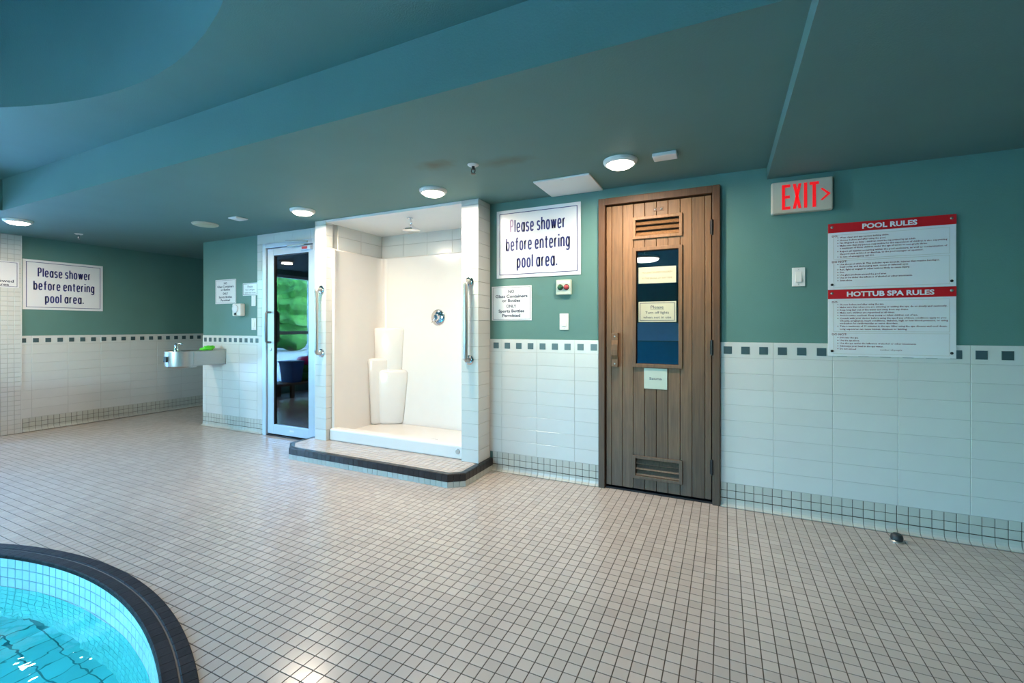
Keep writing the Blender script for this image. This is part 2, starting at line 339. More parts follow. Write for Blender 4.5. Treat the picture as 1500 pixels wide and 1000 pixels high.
# ------------------------------------------------------------------ floor
NC = 128
circ = lambda r, n=NC: [(TC[0] + r * math.cos(2 * PI * i / n), TC[1] + r * math.sin(2 * PI * i / n)) for i in range(n)]
me = fill_with_hole([(XL - .3, YR - .3), (XR + .3, YR - .3), (XR + .3, 6.3), (XL - .3, 6.3)], circ(2.64), -0.0012, 'floor')
floor = obj('floor', me, 'dgrout'); tag(floor, 'beige mosaic tiled floor with dark grout all over the room', 'floor', kind='structure')
ix = np.arange(-138, 80); iy = np.arange(0, 207)
gx, gy = np.meshgrid(0.017 + FP * (ix + .5), (D - 0.012) - FP * (iy + .5)); gx = gx.ravel(); gy = gy.ravel()
# the hall beside the fountain wall runs on past the main wall
hx, hy = np.meshgrid(0.017 + FP * (np.arange(-138, -111) + .5), (D - 0.012) + FP * (np.arange(0, 50) + .5))
gx = np.concatenate([gx, hx.ravel()]); gy = np.concatenate([gy, hy.ravel()])
keep = (np.hypot(gx - TC[0], gy - TC[1]) > 2.67) & (gx > XL + .01)
gx = gx[keep]; gy = gy[keep]
st, ct = math.sin(TH), math.cos(TH)
dep = -gx * st + gy * ct; lat = gx * ct + gy * st
with np.errstate(all='ignore'):
    u = 750 + F_PX * lat / dep; vv = HZ + F_PX * H / dep
inframe = (dep > .1) & (u > 10) & (u < 1490) & (vv < 985)
order = np.where(inframe)[0][np.argsort(dep[inframe])][:300]
tb, tt_, tz = 0.0244, 0.0242, -0.0012
tv = np.array([(-tb, -tb, tz), (tb, -tb, tz), (tb, tb, tz), (-tb, tb, tz), (-tt_, -tt_, 0), (tt_, -tt_, 0), (tt_, tt_, 0), (-tt_, tt_, 0)])
tf = np.array([(0, 1, 5, 4), (1, 2, 6, 5), (2, 3, 7, 6), (3, 0, 4, 7), (4, 5, 6, 7)])
def tile_field(name, xs, ys, zs=0.0):
    n = len(xs); V = np.tile(tv, (n, 1, 1)); V[:, :, 0] += xs[:, None]; V[:, :, 1] += ys[:, None]
    rng = np.random.default_rng(3); V[:, 4:, 2] += rng.normal(0, 0.0001, (n, 4)); V[:, :, 2] += zs
    Fc = (tf[None] + 8 * np.arange(n)[:, None, None]).reshape(-1, 4)
    me = bpy.data.meshes.new(name); me.vertices.add(n * 8); me.vertices.foreach_set('co', V.astype('f').ravel())
    me.loops.add(len(Fc) * 4); me.loops.foreach_set('vertex_index', Fc.astype('i').ravel())
    me.polygons.add(len(Fc)); me.polygons.foreach_set('loop_start', (np.arange(len(Fc)) * 4).astype('i'))
    me.update(calc_edges=True); me.polygons.foreach_set('use_smooth', np.zeros(len(Fc), bool)); return me
rest = np.ones(len(gx), bool); rest[order] = False
o = obj('floor_tile', tile_field('floor_tile', gx[rest], gy[rest]), 'floortile', floor); o['kind'] = 'stuff'
tmesh = bpy.data.meshes.new('tile'); tmesh.from_pydata([tuple(p) for p in tv], [], [tuple(int(i) for i in q) for q in tf]); tmesh.materials.append(M['floortile'])
for k in order:
    o = obj('tile', tmesh, None, floor, (float(gx[k]), float(gy[k]), 0))

# ------------------------------------------------------------------ back wall with its openings
WT = 0.10
wb = MB()
for x0, x1, z0, z1 in ((-5.77, -4.64, 0, ZC), (-4.64, -3.81, 2.12, ZC), (-3.81, -3.62, 0, ZC), (-1.785, -0.84, 0, ZC), (-0.84, -0.035, 2.145, ZC), (-0.035, XR, 0, ZC + .02)):
    wb.box(x0, x1, D, D + WT, z0, z1)
wb.box(-5.77, -5.67, D + WT, 6.0, 0, ZC)      # return of the fountain wall along the hall
wall_back = obj('wall_back', wb, 'paint'); tag(wall_back, 'teal painted wall with white tiled dado around the sauna door', 'wall', kind='structure')
TW, THh = 0.315, 0.1045
T0 = 0.158; NR = 8; ZB = T0 + NR * THh           # top of the plain tile rows, 0.994
ZW = 1.098                                        # top of the dado
TT = 0.009
def dado(parent, xs0, xs1, joint_x, frame=None, group_rows=True, tilename='wall_tile'):
    """backing grout, rows of large tiles, band with dark squares; along local x, front -y at y=0"""
    o = obj('grout', MB().box(xs0, xs1, -TT + .0018, 0.0, T0 - .002, ZW - .001), 'grout', parent, bevel=0)
    if frame: o.matrix_local = frame
    cache = {}
    k0 = math.floor((xs0 - joint_x) / TW); k1 = math.ceil((xs1 - joint_x) / TW)
    for r in range(NR):
        for k in range(k0, k1):
            a = max(xs0, joint_x + k * TW); b = min(xs1, joint_x + (k + 1) * TW)
            if b - a < .004: continue
            key = round(b - a, 4)
            if key not in cache: cache[key] = tile_mesh(tilename, b - a, THh, TT, 'tile', 0.0013, 0.0009)
            o = obj(tilename, cache[key], None, parent, (a, 0, T0 + r * THh))
            if frame: o.matrix_local = frame @ Matrix.Translation((a, 0, T0 + r * THh))
    bc = {}
    for k in range(k0, k1):            # band pieces the length of a large tile
        a = max(xs0, joint_x + k * TW); b = min(xs1, joint_x + (k + 1) * TW)
        if b - a < .004: continue
        key = round(b - a, 4)
        if key not in bc: bc[key] = tile_mesh('band_tile', b - a, ZW - ZB, TT - .001, 'tile', 0.0013, 0.0006)
        o = obj('band_tile', bc[key], None, parent)
        o.matrix_local = (frame or Matrix()) @ Matrix.Translation((a, 0, ZB))
def accents(parent, positions, frame=None, w=0.05):
    am = tile_mesh('accent_tile', w, 0.049, TT + .0012, 'accent', 0.0013)
    for x in positions:
        o = obj('accent_tile', am, None, parent); o.matrix_local = (frame or Matrix()) @ Matrix.Translation((x - w / 2, 0, 1.020))
TRf = lambda y: Matrix.Translation((0, y, 0))
dado(wall_back, -0.025, 3.4, 0.286, TRf(D))
dado(wall_back, -1.785, -0.851, -1.357, TRf(D))
dado(wall_back, -5.77, -4.754, -5.70, TRf(D))
accents(wall_back, [0.021 + 0.1045 * k for k in range(32)], TRf(D))
accents(wall_back, [-1.724 + 0.104 * k for k in range(9)], TRf(D))
accents(wall_back, [-5.715 + 0.0955 * k for k in range(11)], TRf(D))

def base_row(parent, xs0, xs1, start, frame, join=False):
    """three rows of small tiles, the lowest one coved out on to the floor"""
    p = FP; rows = [(T0 - .051 * (r + 1), T0 - .051 * r) for r in range(3)]
    g = obj('grout', MB().box(xs0, xs1, -TT + .002, 0.0, 0.0, T0 - .003), 'dgrout', parent); g.matrix_local = frame
    cells = []; k = math.floor((xs0 - start) / p)
    while start + k * p < xs1 - .003:
        a = max(xs0, start + k * p); b = min(xs1, start + (k + 1) * p); k += 1
        if b - a > .006: cells.append((a, b))
    def cove(w):
        j = .0017; x0, x1 = j, w - j; pr = [(0.0, .051 - j), (-TT, .051 - j), (-TT, .030), (-TT - .004, .016), (-TT - .012, .007), (-TT - .026, .003), (-TT - .026, 0.0), (0, 0)]
        vs = [(x0, y, z) for y, z in pr] + [(x1, y, z) for y, z in pr]; n = len(pr)
        return MB().add(vs, [tuple(range(n)), tuple(range(2 * n - 1, n - 1, -1))] + [(i, n + i, n + (i + 1) % n, (i + 1) % n) for i in range(n)])
    if join:
        b = MB()
        for a, c in cells:
            for r in range(2): 
                t = tile_mesh('t', c - a, .051, TT, 'basetile', .0012, .0017); b.add([(v.co.x + a, v.co.y, v.co.z + rows[r][0]) for v in t.vertices], [tuple(f.vertices) for f in t.polygons]); bpy.data.meshes.remove(t)
            cv = cove(c - a); b.add([(x + a, y, z + .005) for x, y, z in cv.v], cv.f)
        o = obj('base_tile', b, 'basetile', parent); o.matrix_local = frame; o['kind'] = 'stuff'; return
    tm = {}; cm = {}
    for a, c in cells:
        key = round(c - a, 4)
        if key not in tm:
            tm[key] = tile_mesh('base_tile', c - a, .051, TT, 'basetile', .0012, .0017); m_ = cove(c - a).mesh('cove_tile'); m_.materials.append(M['basetile']); cm[key] = m_
        for r in range(2):
            o = obj('base_tile', tm[key], None, parent); o.matrix_local = frame @ Matrix.Translation((a, 0, rows[r][0]))
        o = obj('cove_tile', cm[key], None, parent); o.matrix_local = frame @ Matrix.Translation((a, 0, .003))
bb = thing('baseboard_back', 'low strip of small pale tiles along the foot of the wall beside the sauna door', 'baseboard', kind='structure')
base_row(bb, -0.025, 3.0, 0.017, TRf(D)); base_row(bb, -1.757, -0.851, 0.017, TRf(D))
bb2 = thing('baseboard_fountain', 'low strip of small pale tiles below the drinking fountain', 'baseboard', kind='structure')
base_row(bb2, -5.77, -4.66, 0.017, TRf(D))

# ------------------------------------------------------------------ side wall at the left, hall and tiled pier
LF = Matrix.Translation((XL, 0, 0)) @ Matrix.Rotation(PI / 2, 4, 'Z')      # local x -> world y, front -> +x
wl = obj('wall_left', MB().box(XL - .3, XL, 2.19, 6.1, 0, ZC), 'paint'); tag(wl, 'dark green side wall with white tiled dado behind the drinking fountain', 'wall', kind='structure')
dado(wl, 2.192, 5.2, 2.275, LF)
accents(wl, [2.205 + 0.1045 * k for k in range(26)], LF)
bl = thing('baseboard_left', 'low strip of small tiles along the foot of the dark side wall', 'baseboard', kind='structure')
base_row(bl, 2.192, 5.2, 2.2, LF, join=True)
pier = obj('wall_left_pier', MB().box(XL - .3, XL + .010, 1.85, 2.19, 0, ZC), 'grout'); tag(pier, 'pier clad in small pale mosaic tiles at the end of the side wall', 'wall', kind='structure')
b = MB(); tmp = tile_mesh('t', .052, .052, .004, 'tile', .001, .0016)
tvs = [tuple(v.co) for v in tmp.vertices]; tfs = [tuple(f.vertices) for f in tmp.polygons]
for i in range(6):
    for j in range(42):
        b.add([(XL + .010 - y, 1.871 + i * .0525 + x, j * .053 + z) for x, y, z in tvs], tfs)
o = obj('mosaic_tile', b, 'tile', pier); o['kind'] = 'stuff'
obj('corner_bead', MB().box(XL + .008, XL + .016, 2.184, 2.194, 0, ZC), 'tile', pier)
wh = obj('wall_hall', MB().box(XL - .3, -5.6, 6.0, 6.1, 0, ZC), 'paint'); tag(wh, 'teal end wall of the hall past the drinking fountain', 'wall', kind='structure')

# ------------------------------------------------------------------ unseen sides of the room: windows on the left and behind, plain right wall
w = MB()
for y0, y1 in ((YR - .3, -7.4), (1.8, 1.85)): w.box(XL - .3, XL, y0, y1, 0, ZC)
w.box(XL - .3, XL, -7.4, 1.8, 0, .17); w.box(XL - .3, XL, -7.4, 1.8, 2.15, ZC + .3)
o = obj('wall_left_glazed', w, 'paint'); tag(o, 'low sill and header of the glazed wall beside the hot tub', 'wall', kind='structure')
w = MB(); w.box(XL - .3, -5.6, YR - .3, YR, 0, 2.6); w.box(-2.7, XR + .3, YR - .3, YR, 0, 2.6); w.box(-5.6, -2.7, YR - .3, YR, 2.36, 2.6)
o = obj('wall_rear', w, 'paint'); tag(o, 'teal rear wall with a wide strip window', 'wall', kind='structure')
obj('blue_dado', MB().box(-5.6, -2.7, YR - .3, YR, 0, .75).box(-2.7, XR, YR, YR + .01, 0, .75), 'bluewall', o)
obj('pale_band', MB().box(-2.7, XR, YR, YR + .01, .78, 1.32), 'paleblue', o)
o = obj('wall_right', MB().box(XR, XR + .3, YR - .3, D + WT, 0, 2.6), 'paint'); tag(o, 'plain teal wall closing the right side of the pool room', 'wall', kind='structure')
def window(name, label, n, x0, x1, z0, z1, frame, rail=None):
    t = thing(name, label, 'window', kind='structure'); wd_ = (x1 - x0) / n
    def put(nm, mb, m): o_ = obj(nm, mb, m, t); o_.matrix_local = frame; return o_
    for i in range(n + 1):
        x = x0 + i * wd_; put('mullion', MB().box(x - .03, x + .03, .06, .14, z0, z1), 'alu')
    put('frame', MB().box(x0, x1, .06, .14, z0, z0 + .05).box(x0, x1, .06, .14, z1 - .05, z1), 'alu')
    if rail: put('rail', MB().box(x0, x1, .065, .135, rail - .03, rail + .03), 'alu')
    for i in range(n): put('pane', MB().box(x0 + i * wd_ + .03, x0 + (i + 1) * wd_ - .03, .098, .102, z0 + .05, z1 - .05), 'winglass')
window('window_1', 'tall glazed wall towards the garden beside the hot tub', 7, -7.4, 1.8, .17, 2.15, LF, 1.09)
window('window_2', 'wide strip window in the rear wall', 3, -1.45, 1.45, .75, 2.36, Matrix.Translation((-4.15, YR, 0)) @ Matrix.Rotation(PI, 4, 'Z'))

# ------------------------------------------------------------------ ceiling: soffit, lower soffit, upper ceiling, round recess
cl = thing('ceiling', 'teal ceiling with dropped soffit beam and round recess above the hot tub', 'ceiling', kind='structure')
obj('soffit', MB().box(XL - .3, 0.25, YB, D + .8, ZC, ZC + .05), 'soffit', cl)
obj('hall_soffit', MB().box(XL - .3, -5.6, D + .8, 6.1, ZC, ZC + .05), 'ceil', cl)
obj('side_soffit', MB().box(XL - .3, XB, YR - .3, YB, ZC, ZC + .05), 'ceil', cl)
obj('beam_face', MB().box(XB, 0.25, YB, YB + .06, ZC + .05, ZUP + .1), 'ceil', cl)
obj('side_beam_face', MB().box(XB - .06, XB, YR - .3, YB, ZC + .05, ZUP + .1), 'ceil', cl)
obj('low_soffit', MB().box(0.25, XR + .3, -1.2, D + WT, ZLOW, ZUP + .1), 'ceil', cl)
RC, RR = (-2.825, -1.547), 2.856
me = fill_with_hole([(XB - .1, YR - .3), (XR + .3, YR - .3), (XR + .3, YB + .05), (XB - .1, YB + .05)],
                    [(RC[0] + RR * math.cos(2 * PI * i / 96), RC[1] + RR * math.sin(2 * PI * i / 96)) for i in range(96)], ZUP, 'upper_ceiling')
obj('upper_ceiling', me, 'ceil', cl)
rv = []; n = 96; ZR = 3.35
for r, z in ((RR, ZUP), (RR, ZR), (RR + .08, ZR), (RR + .08, ZUP + .002)):
    rv += [(RC[0] + r * math.cos(2 * PI * i / n), RC[1] + r * math.sin(2 * PI * i / n), z) for i in range(n)]
mb = MB(); mb.add(rv, [(j * n + i, j * n + (i + 1) % n, (j + 1) * n + (i + 1) % n, (j + 1) * n + i) for j in range(3) for i in range(n)])
obj('recess_wall', mb, 'ceil', cl, smooth='auto')
obj('recess_ceiling', MB().prism([(RC[0] + (RR + .1) * math.cos(2 * PI * i / n), RC[1] + (RR + .1) * math.sin(2 * PI * i / n)) for i in range(n)], ZR, ZR + .05), 'ceil', cl)

# ------------------------------------------------------------------ round hot tub
tub = thing('hot_tub', 'round sunken hot tub with charcoal tile rim and blue water', 'hot tub', (TC[0], TC[1], 0))
NW = 322                                   # tiles around
def ring(r0, r1, z0, z1, n=NW):
    m_ = MB(); 
    for i in range(n):
        a, b_ = 2 * PI * i / n, 2 * PI * (i + 1) / n
    vs = []
    for r, z in ((r0, z0), (r1, z0), (r1, z1), (r0, z1)): vs += [(r * math.cos(2 * PI * i / n), r * math.sin(2 * PI * i / n), z) for i in range(n)]
    m_.add(vs, [(j * n + i, j * n + (i + 1) % n, ((j + 1) % 4) * n + (i + 1) % n, ((j + 1) % 4) * n + i) for j in range(4) for i in range(n)]); return m_
obj('rim_bed', ring(2.612, 2.70, -.05, .0035), 'copegrout', tub)
obj('basin_wall', ring(2.614, 2.66, -.62, -.004), 'poolgrout', tub)
obj('basin_floor', MB().prism([(2.63 * math.cos(2 * PI * i / 96), 2.63 * math.sin(2 * PI * i / 96)) for i in range(96)], -.75, -.555), 'poolgrout', tub)
def arc_tile(r0, r1, z0, z1, da, lip=0):     # coping tile lying flat, centred on angle 0, inner edge rounded over
    vs = []
    prof = [(r1, z0), (r1, z1 - .002), (r1 - .002, z1), (r0 + .006, z1), (r0 + .0015, z1 - .003), (r0, z1 - .008), (r0, z0 - lip)]
    for a in (-da / 2, da / 2): vs += [(r * math.cos(a), r * math.sin(a), z) for r, z in prof]
    k = len(prof); return MB().add(vs, [tuple(range(k)), tuple(range(2 * k - 1, k - 1, -1))] + [(i, k + i, k + (i + 1) % k, (i + 1) % k) for i in range(k)])
def wall_arc_tile(r, z0, z1, da):
    vs = []
    for rr, d2, zz0, zz1 in ((r + .006, da / 2, z0, z1), (r, da / 2 - .0004, z0 + .001, z1 - .001)):
        for a in (-d2, d2): vs += [(rr * math.cos(a), rr * math.sin(a), zz0), (rr * math.cos(a), rr * math.sin(a), zz1)]
    return MB().add(vs, [(4, 5, 7, 6), (0, 1, 5, 4), (2, 6, 7, 3), (1, 3, 7, 5), (0, 4, 6, 2)])
DA = 2 * PI / NW
m_out = arc_tile(2.654, 2.702, -.02, .007, DA * .955).mesh('rim_tile'); m_out.materials.append(M['tubcope'])
m_in = arc_tile(2.600, 2.650, -.010, .007, DA * .965, .002).mesh('edge_tile'); m_in.materials.append(M['tubcope'])
rows = [(-.0625, -.016), (-.1125, -.0655), (-.162, -.1155)]
m_w = []
for z0, z1 in rows + [(-.162 - .05 * k, -.1155 - .05 * k) for k in range(1, 9)]:
    q = wall_arc_tile(2.6075, z0, z1, DA * .94); m_w.append(q)
m_wm = [];
for q in m_w[:3]:
    mm = q.mesh('wall_tile'); mm.materials.append(M['pooltile']); m_wm.append(mm)
stuff_out, stuff_wall = MB(), MB()
def rot_pts(vs, a):
    c_, s_ = math.cos(a), math.sin(a); return [(x * c_ - y * s_, x * s_ + y * c_, z) for x, y, z in vs]
def spread(mesh, mb, a): mb.add(rot_pts([tuple(v.co) for v in mesh.vertices], a), [tuple(f.vertices) for f in mesh.polygons])
for i in range(NW):
    a = i * DA; deg = math.degrees(a)
    if 52 < deg < 118:                       # the stretch of rim that the photograph shows
        obj('rim_tile', m_out, None, tub, rot=(0, 0, a)); obj('edge_tile', m_in, None, tub, rot=(0, 0, a))
        for mm in m_wm: obj('wall_tile', mm, None, tub, rot=(0, 0, a))
    else:
        spread(m_out, stuff_out, a); spread(m_in, stuff_out, a)
        for mm in m_wm: spread(mm, stuff_wall, a)
    for q in m_w[3:]: stuff_wall.add(rot_pts(q.v, a), q.f)
o = obj('rim_tiling', stuff_out, 'tubcope', tub); o['kind'] = 'stuff'
o = obj('wall_tiling', stuff_wall, 'pooltile', tub); o['kind'] = 'stuff'
q = np.arange(-50, 51) * .104; px, py = np.meshgrid(q, q); px = px.ravel(); py = py.ravel(); k_ = np.hypot(px, py) < 2.62
tv_s, tv = tv, tv * np.array([2.0, 2.0, 1.0])
o = obj('floor_tiling', tile_field('floor_tiling', px[k_], py[k_], -.5522), 'poolfloor', tub); o['kind'] = 'stuff'
tv = tv_s
# rippled water surface
wm = MB(); NRr, NA = 110, 220; vs = [(0, 0, 0)]
for j in range(1, NRr + 1):
    r = 2.607 * j / NRr
    for i in range(NA):
        a = 2 * PI * i / NA; x, y = r * math.cos(a), r * math.sin(a)
        z = .0028 * (math.sin(9 * x + 4 * y) + math.sin(-6 * x + 11 * y + 1.3) + .8 * math.sin(17 * x - 9 * y + .6) + .7 * math.sin(5 * x + 21 * y + 2) + .5 * math.sin(29 * x + 13 * y))
        vs.append((x, y, z))
fs = [(0, 1 + i, 1 + (i + 1) % NA) for i in range(NA)]
fs += [(1 + (j - 1) * NA + i, 1 + j * NA + i, 1 + j * NA + (i + 1) % NA, 1 + (j - 1) * NA + (i + 1) % NA) for j in range(1, NRr) for i in range(NA)]
wm.add(vs, fs); wme = wm.mesh('water')
if sum(f.normal.z for f in wme.polygons) < 0: wme.flip_normals()
o = obj('water', wme, 'water', tub, (0, 0, -.165), smooth=True); o['label'] = 'rippled bright blue water'
obj('jet', MB().lathe([(.045, 0), (.045, .008), (.03, .012), (.024, .004)]), 'rubber', tub, (-.86, 2.36, -.551), smooth='auto')
# fill lights added under water to brighten the tub, with added pucks below
for aa in (215, 100, 310, 72):
    l = bpy.data.lights.new('added_water_fill', 'POINT'); l.energy = 9; l.color = (.80, .97, 1.0); l.shadow_soft_size = .08
    lo = bpy.data.objects.new('added_water_fill', l); COL.objects.link(lo); lo.parent = tub; lo.location = (1.9 * math.cos(math.radians(aa)), 1.9 * math.sin(math.radians(aa)), -.42)
    fx = obj('added_fill_puck', MB().lathe([(.11, 0), (.11, .02), (.095, .028), (.09, .02)], n=28), 'steel', tub, (lo.location.x, lo.location.y, -.553), smooth='auto')
    obj('lens', MB().lathe([(.088, .018), (.08, .04), (.05, .055), (.004, .06)], n=28), 'lampon', fx, smooth='auto')  # glowing cap of the added puck

# ------------------------------------------------------------------ shower stall
sh = thing('shower_stall', 'white tiled shower stall with cream moulded surround and open front', 'shower')
YF, YBK = 3.13, 3.89
XPL0, XPL1, XPR0, XPR1 = -3.625, -3.475, -1.945, -1.785
ZS = 0.10
def pillar(x0, x1, faces):
    p = obj('pillar', MB().box(x0 + .008, x1 - .008, YF + .008, YBK + .1, ZS, ZC), 'grout', sh)
    nrow = 21; hrow = (ZC - ZS) / 20.4
    def col(frame, wdt):
        me_ = tile_mesh('pillar_tile', wdt, hrow, TT, 'tile', .0015, .0008); cut = tile_mesh('pillar_tile', wdt, hrow * .4, TT, 'tile', .0015, .0008)
        for r in range(nrow):
            o_ = obj('pillar_tile', me_ if r < 20 else cut, None, p); o_.matrix_local = frame @ Matrix.Translation((0, 0, ZS + r * hrow))
    col(Matrix.Translation((x0, YF + TT, 0)), x1 - x0)
    if 'R' in faces: 
        for y0, wd_ in faces['R']: col(Matrix.Translation((x1 - TT, y0, 0)) @ Matrix.Rotation(PI / 2, 4, 'Z'), wd_)
    if 'L' in faces:
        for y0, wd_ in faces['L']: col(Matrix.Translation((x0 + TT, y0 + wd_, 0)) @ Matrix.Rotation(-PI / 2, 4, 'Z'), wd_)
pillar(XPL0, XPL1, {'R': [(YF, .085)], 'L': [(YF, .2)]})
pillar(XPR0, XPR1, {'R': [(YF, .2)], 'L': [(YF, .085)]})
# moulded surround: floor pan, two side panels and back with rounded corners, one lofted sheet
XA, XC, ZT = -3.455, -1.955, 1.965
out = [(XA, YF + .085)]
for k in range(7): a = PI + (-PI / 2) * k / 6; out.append((XA + .09 + .09 * math.cos(a), YBK - .09 + .09 * math.sin(a)))
for k in range(7): a = PI / 2 - PI / 2 * k / 6; out.append((XC - .09 + .09 * math.cos(a), YBK - .09 + .09 * math.sin(a)))
out.append((XC, YF + .085))
mb = MB(); n = len(out); off = []
cxm = (XA + XC) / 2
for x, y in out: off.append((x + (-.03 if x < cxm else .03), y + (.03 if y > YF + .2 else 0)))
lv = [(x, y, ZS) for x, y in out] + [(x, y, ZT - .012) for x, y in out] + [(x + (-.012 if x < cxm else .012), y + (.012 if y > YF + .2 else 0), ZT) for x, y in out] + [(x, y, ZT) for x, y in off]
mb.add(lv, [(j * n + i, j * n + i + 1, (j + 1) * n + i + 1, (j + 1) * n + i) for j in range(3) for i in range(n - 1)])
obj('surround', mb, 'fiber', sh, smooth='auto')
obj('flange', MB().box(XA - .018, XA + .016, YF + .066, YF + .088, ZS, ZT), 'fiber', sh, bevel=.006)
obj('flange', MB().box(XC - .016, XC + .012, YF + .066, YF + .088, ZS, ZT), 'fiber', sh, bevel=.006)
obj('pan', MB().box(XA, XC, YF + .09, YBK, ZS, .145), 'fiber', sh, bevel=.01)
obj('curb', MB().box(XA - .01, XC + .01, YF + .03, YF + .13, ZS, .213), 'fiber', sh, bevel=.014)
obj('maker_plate', MB().lathe([(.022, 0), (.022, .003), (.018, .005)], ax='Y', n=20), 'steel', sh, (-2.0, YF + .03, .165))
obj('drain', MB().lathe([(.04, 0), (.04, .003), (.03, .004)]), 'chrome', sh, (-2.45, 3.45, .145))
# moulded corner shelves
for zt, pl in ((1.19, [(0, -.19), (.13, -.17), (.30, -.07), (.36, .01), (0, .01)]), (.862, [(0, -.33), (.08, -.31), (.17, -.15), (.19, .01), (0, .01)]), (.735, [(0, -.25), (.17, -.22), (.36, -.09), (.42, .01), (0, .01)])):
    pl = [(XA - .004 + x * .92, YBK + y * .72) for x, y in pl]; n = len(pl); lv = []
    for z, k in ((.14, .82), (zt - .25, .93), (zt, 1.0)): lv += [(XA - .004 + (x - XA + .004) * k, YBK + .01 + (y - YBK - .01) * k, z) for x, y in pl]
    obj('shelf', MB().add(lv, [tuple(range(n - 1, -1, -1)), tuple(range(2 * n, 3 * n))] + [(j_ * n + i, j_ * n + (i + 1) % n, (j_ + 1) * n + (i + 1) % n, (j_ + 1) * n + i) for j_ in range(2) for i in range(n)]), 'fiber', sh, bevel=.045, smooth=True)
# tiled strip above the surround, stall ceiling, outer shell
ub = obj('upper_wall', MB().box(XA - .05, XC + .05, YBK + .035, YBK + .05, ZT - .1, ZC).box(XA - .045, XA - .03, YF + .085, YBK + .05, ZT - .1, ZC).box(XC + .03, XC + .045, YF + .085, YBK + .05, ZT - .1, ZC).box(XA - .1, XC + .1, YBK + .05, YBK + .1, ZS, ZC), 'grout', sh)
um = tile_mesh('upper_tile', .315, .132, .008, 'tile', .0013, .0008)
for r in range(2):
    for c in range(5):
        o = obj('upper_tile', um, None, ub, (XA - .035 + c * .315, YBK + .035, ZT + .002 + r * .133))
    for c in range(2):
        o = obj('upper_tile', um, None, ub); o.matrix_local = Matrix.Translation((XA - .03, YF + .09 + c * .315 + .06, ZT + .002 + r * .133)) @ Matrix.Rotation(PI / 2, 4, 'Z')
        o = obj('upper_tile', um, None, ub); o.matrix_local = Matrix.Translation((XC + .03, YF + .09 + (c + 1) * .315 + .06, ZT + .002 + r * .133)) @ Matrix.Rotation(-PI / 2, 4, 'Z')
obj('stall_ceiling', MB().box(XPL1 - .01, XPR0 + .01, YF + .004, YBK + .05, ZC - .022, ZC - .001), 'shceil', sh)

# raised step in front of the shower
stp = thing('shower_step', 'low chamfered step with black tile edge in front of the shower', 'step')
poly = [(-3.737, D), (-3.737, 2.94), (-3.575, 2.80), (-1.862, 2.80), (-1.757, 2.888), (-1.757, D)]
def inset(poly, d):
    out = []; n = len(poly)
    for i in range(n):
        p0, p1, p2 = Vector(poly[i - 1]), Vector(poly[i]), Vector(poly[(i + 1) % n])
        if i == 0: out.append((p1.x + d, p1.y)); continue
        if i == n - 1: out.append((p1.x - d, p1.y)); continue
        e1 = (p1 - p0).normalized(); e2 = (p2 - p1).normalized(); n1 = Vector((-e1.y, e1.x)); n2 = Vector((-e2.y, e2.x))
        bis = (n1 + n2); bis = bis / bis.dot(n1); out.append((p1.x + bis.x * d, p1.y + bis.y * d))
    return out
obj('step_bed', MB().prism(inset(poly, .009), 0, ZS - .003), 'dgrout', stp)
def inside(x, y, pl):
    r = False; n = len(pl)
    for i in range(n):
        (xa, ya), (xb, yb) = pl[i], pl[(i + 1) % n]
        if (ya > y) != (yb > y) and x < (xb - xa) * (y - ya) / (yb - ya) + xa: r = not r
    return r
inn = inset(poly, .050); tin = inset(poly, .062)
cnt = 0
for i in range(-72, -32):
    for j in range(12):
        x = 0.017 + (i + .5) * FP; y = D - .012 - (j + .5) * FP - .02
        if all(inside(x + a, y + b_, inn) for a in (-.0235, .0235) for b_ in (-.0235, .0235)) and y < YF + .06 and cnt < 300:
            obj('tile', tmesh, None, stp, (x, y, ZS)); cnt += 1
# pale margin under the edge where whole tiles do not fit
obj('margin', MB().prism(inset(poly, .046), ZS - .006, ZS - .0022), 'floortile', stp)
def edge_pieces(mesh_fn, nm, m, z):
    cache = {}
    for i in range(len(poly) - 1):
        a, c = Vector(poly[i]), Vector(poly[i + 1]); ln = (c - a).length; k = max(1, round(ln / FP)); w_ = ln / k
        key = round(w_, 4)
        if key not in cache:
            mm = mesh_fn(w_).mesh(nm); mm.materials.append(M[m]); cache[key] = mm
        d = (c - a).normalized(); ang = math.atan2(d.y, d.x)
        for q_ in range(k):
            p = a + d * (w_ * q_); obj(nm, cache[key], None, stp, (p.x, p.y, z), rot=(0, 0, ang))
def edge_fn(w_):      # L-shaped black nosing: outside face at local y=0, body to +y
    j = .0012; pr = [(0, 0), (0, .050), (.004, .0555), (.010, .057), (.048, .057), (.048, .050), (.008, .050), (.008, 0)]
    vs = [(j, y, z) for y, z in pr] + [(w_ - j, y, z) for y, z in pr]; n = len(pr)
    return MB().add(vs, [tuple(range(n)), tuple(range(2 * n - 1, n - 1, -1))] + [(i, n + i, n + (i + 1) % n, (i + 1) % n) for i in range(n)])
edge_pieces(edge_fn, 'edge_tile', 'black', ZS - .0572)
edge_pieces(lambda w_: MB().box(.0014, w_ - .0014, 0.001, .009, 0, .0410), 'riser_tile', 'basetile', 0.0)

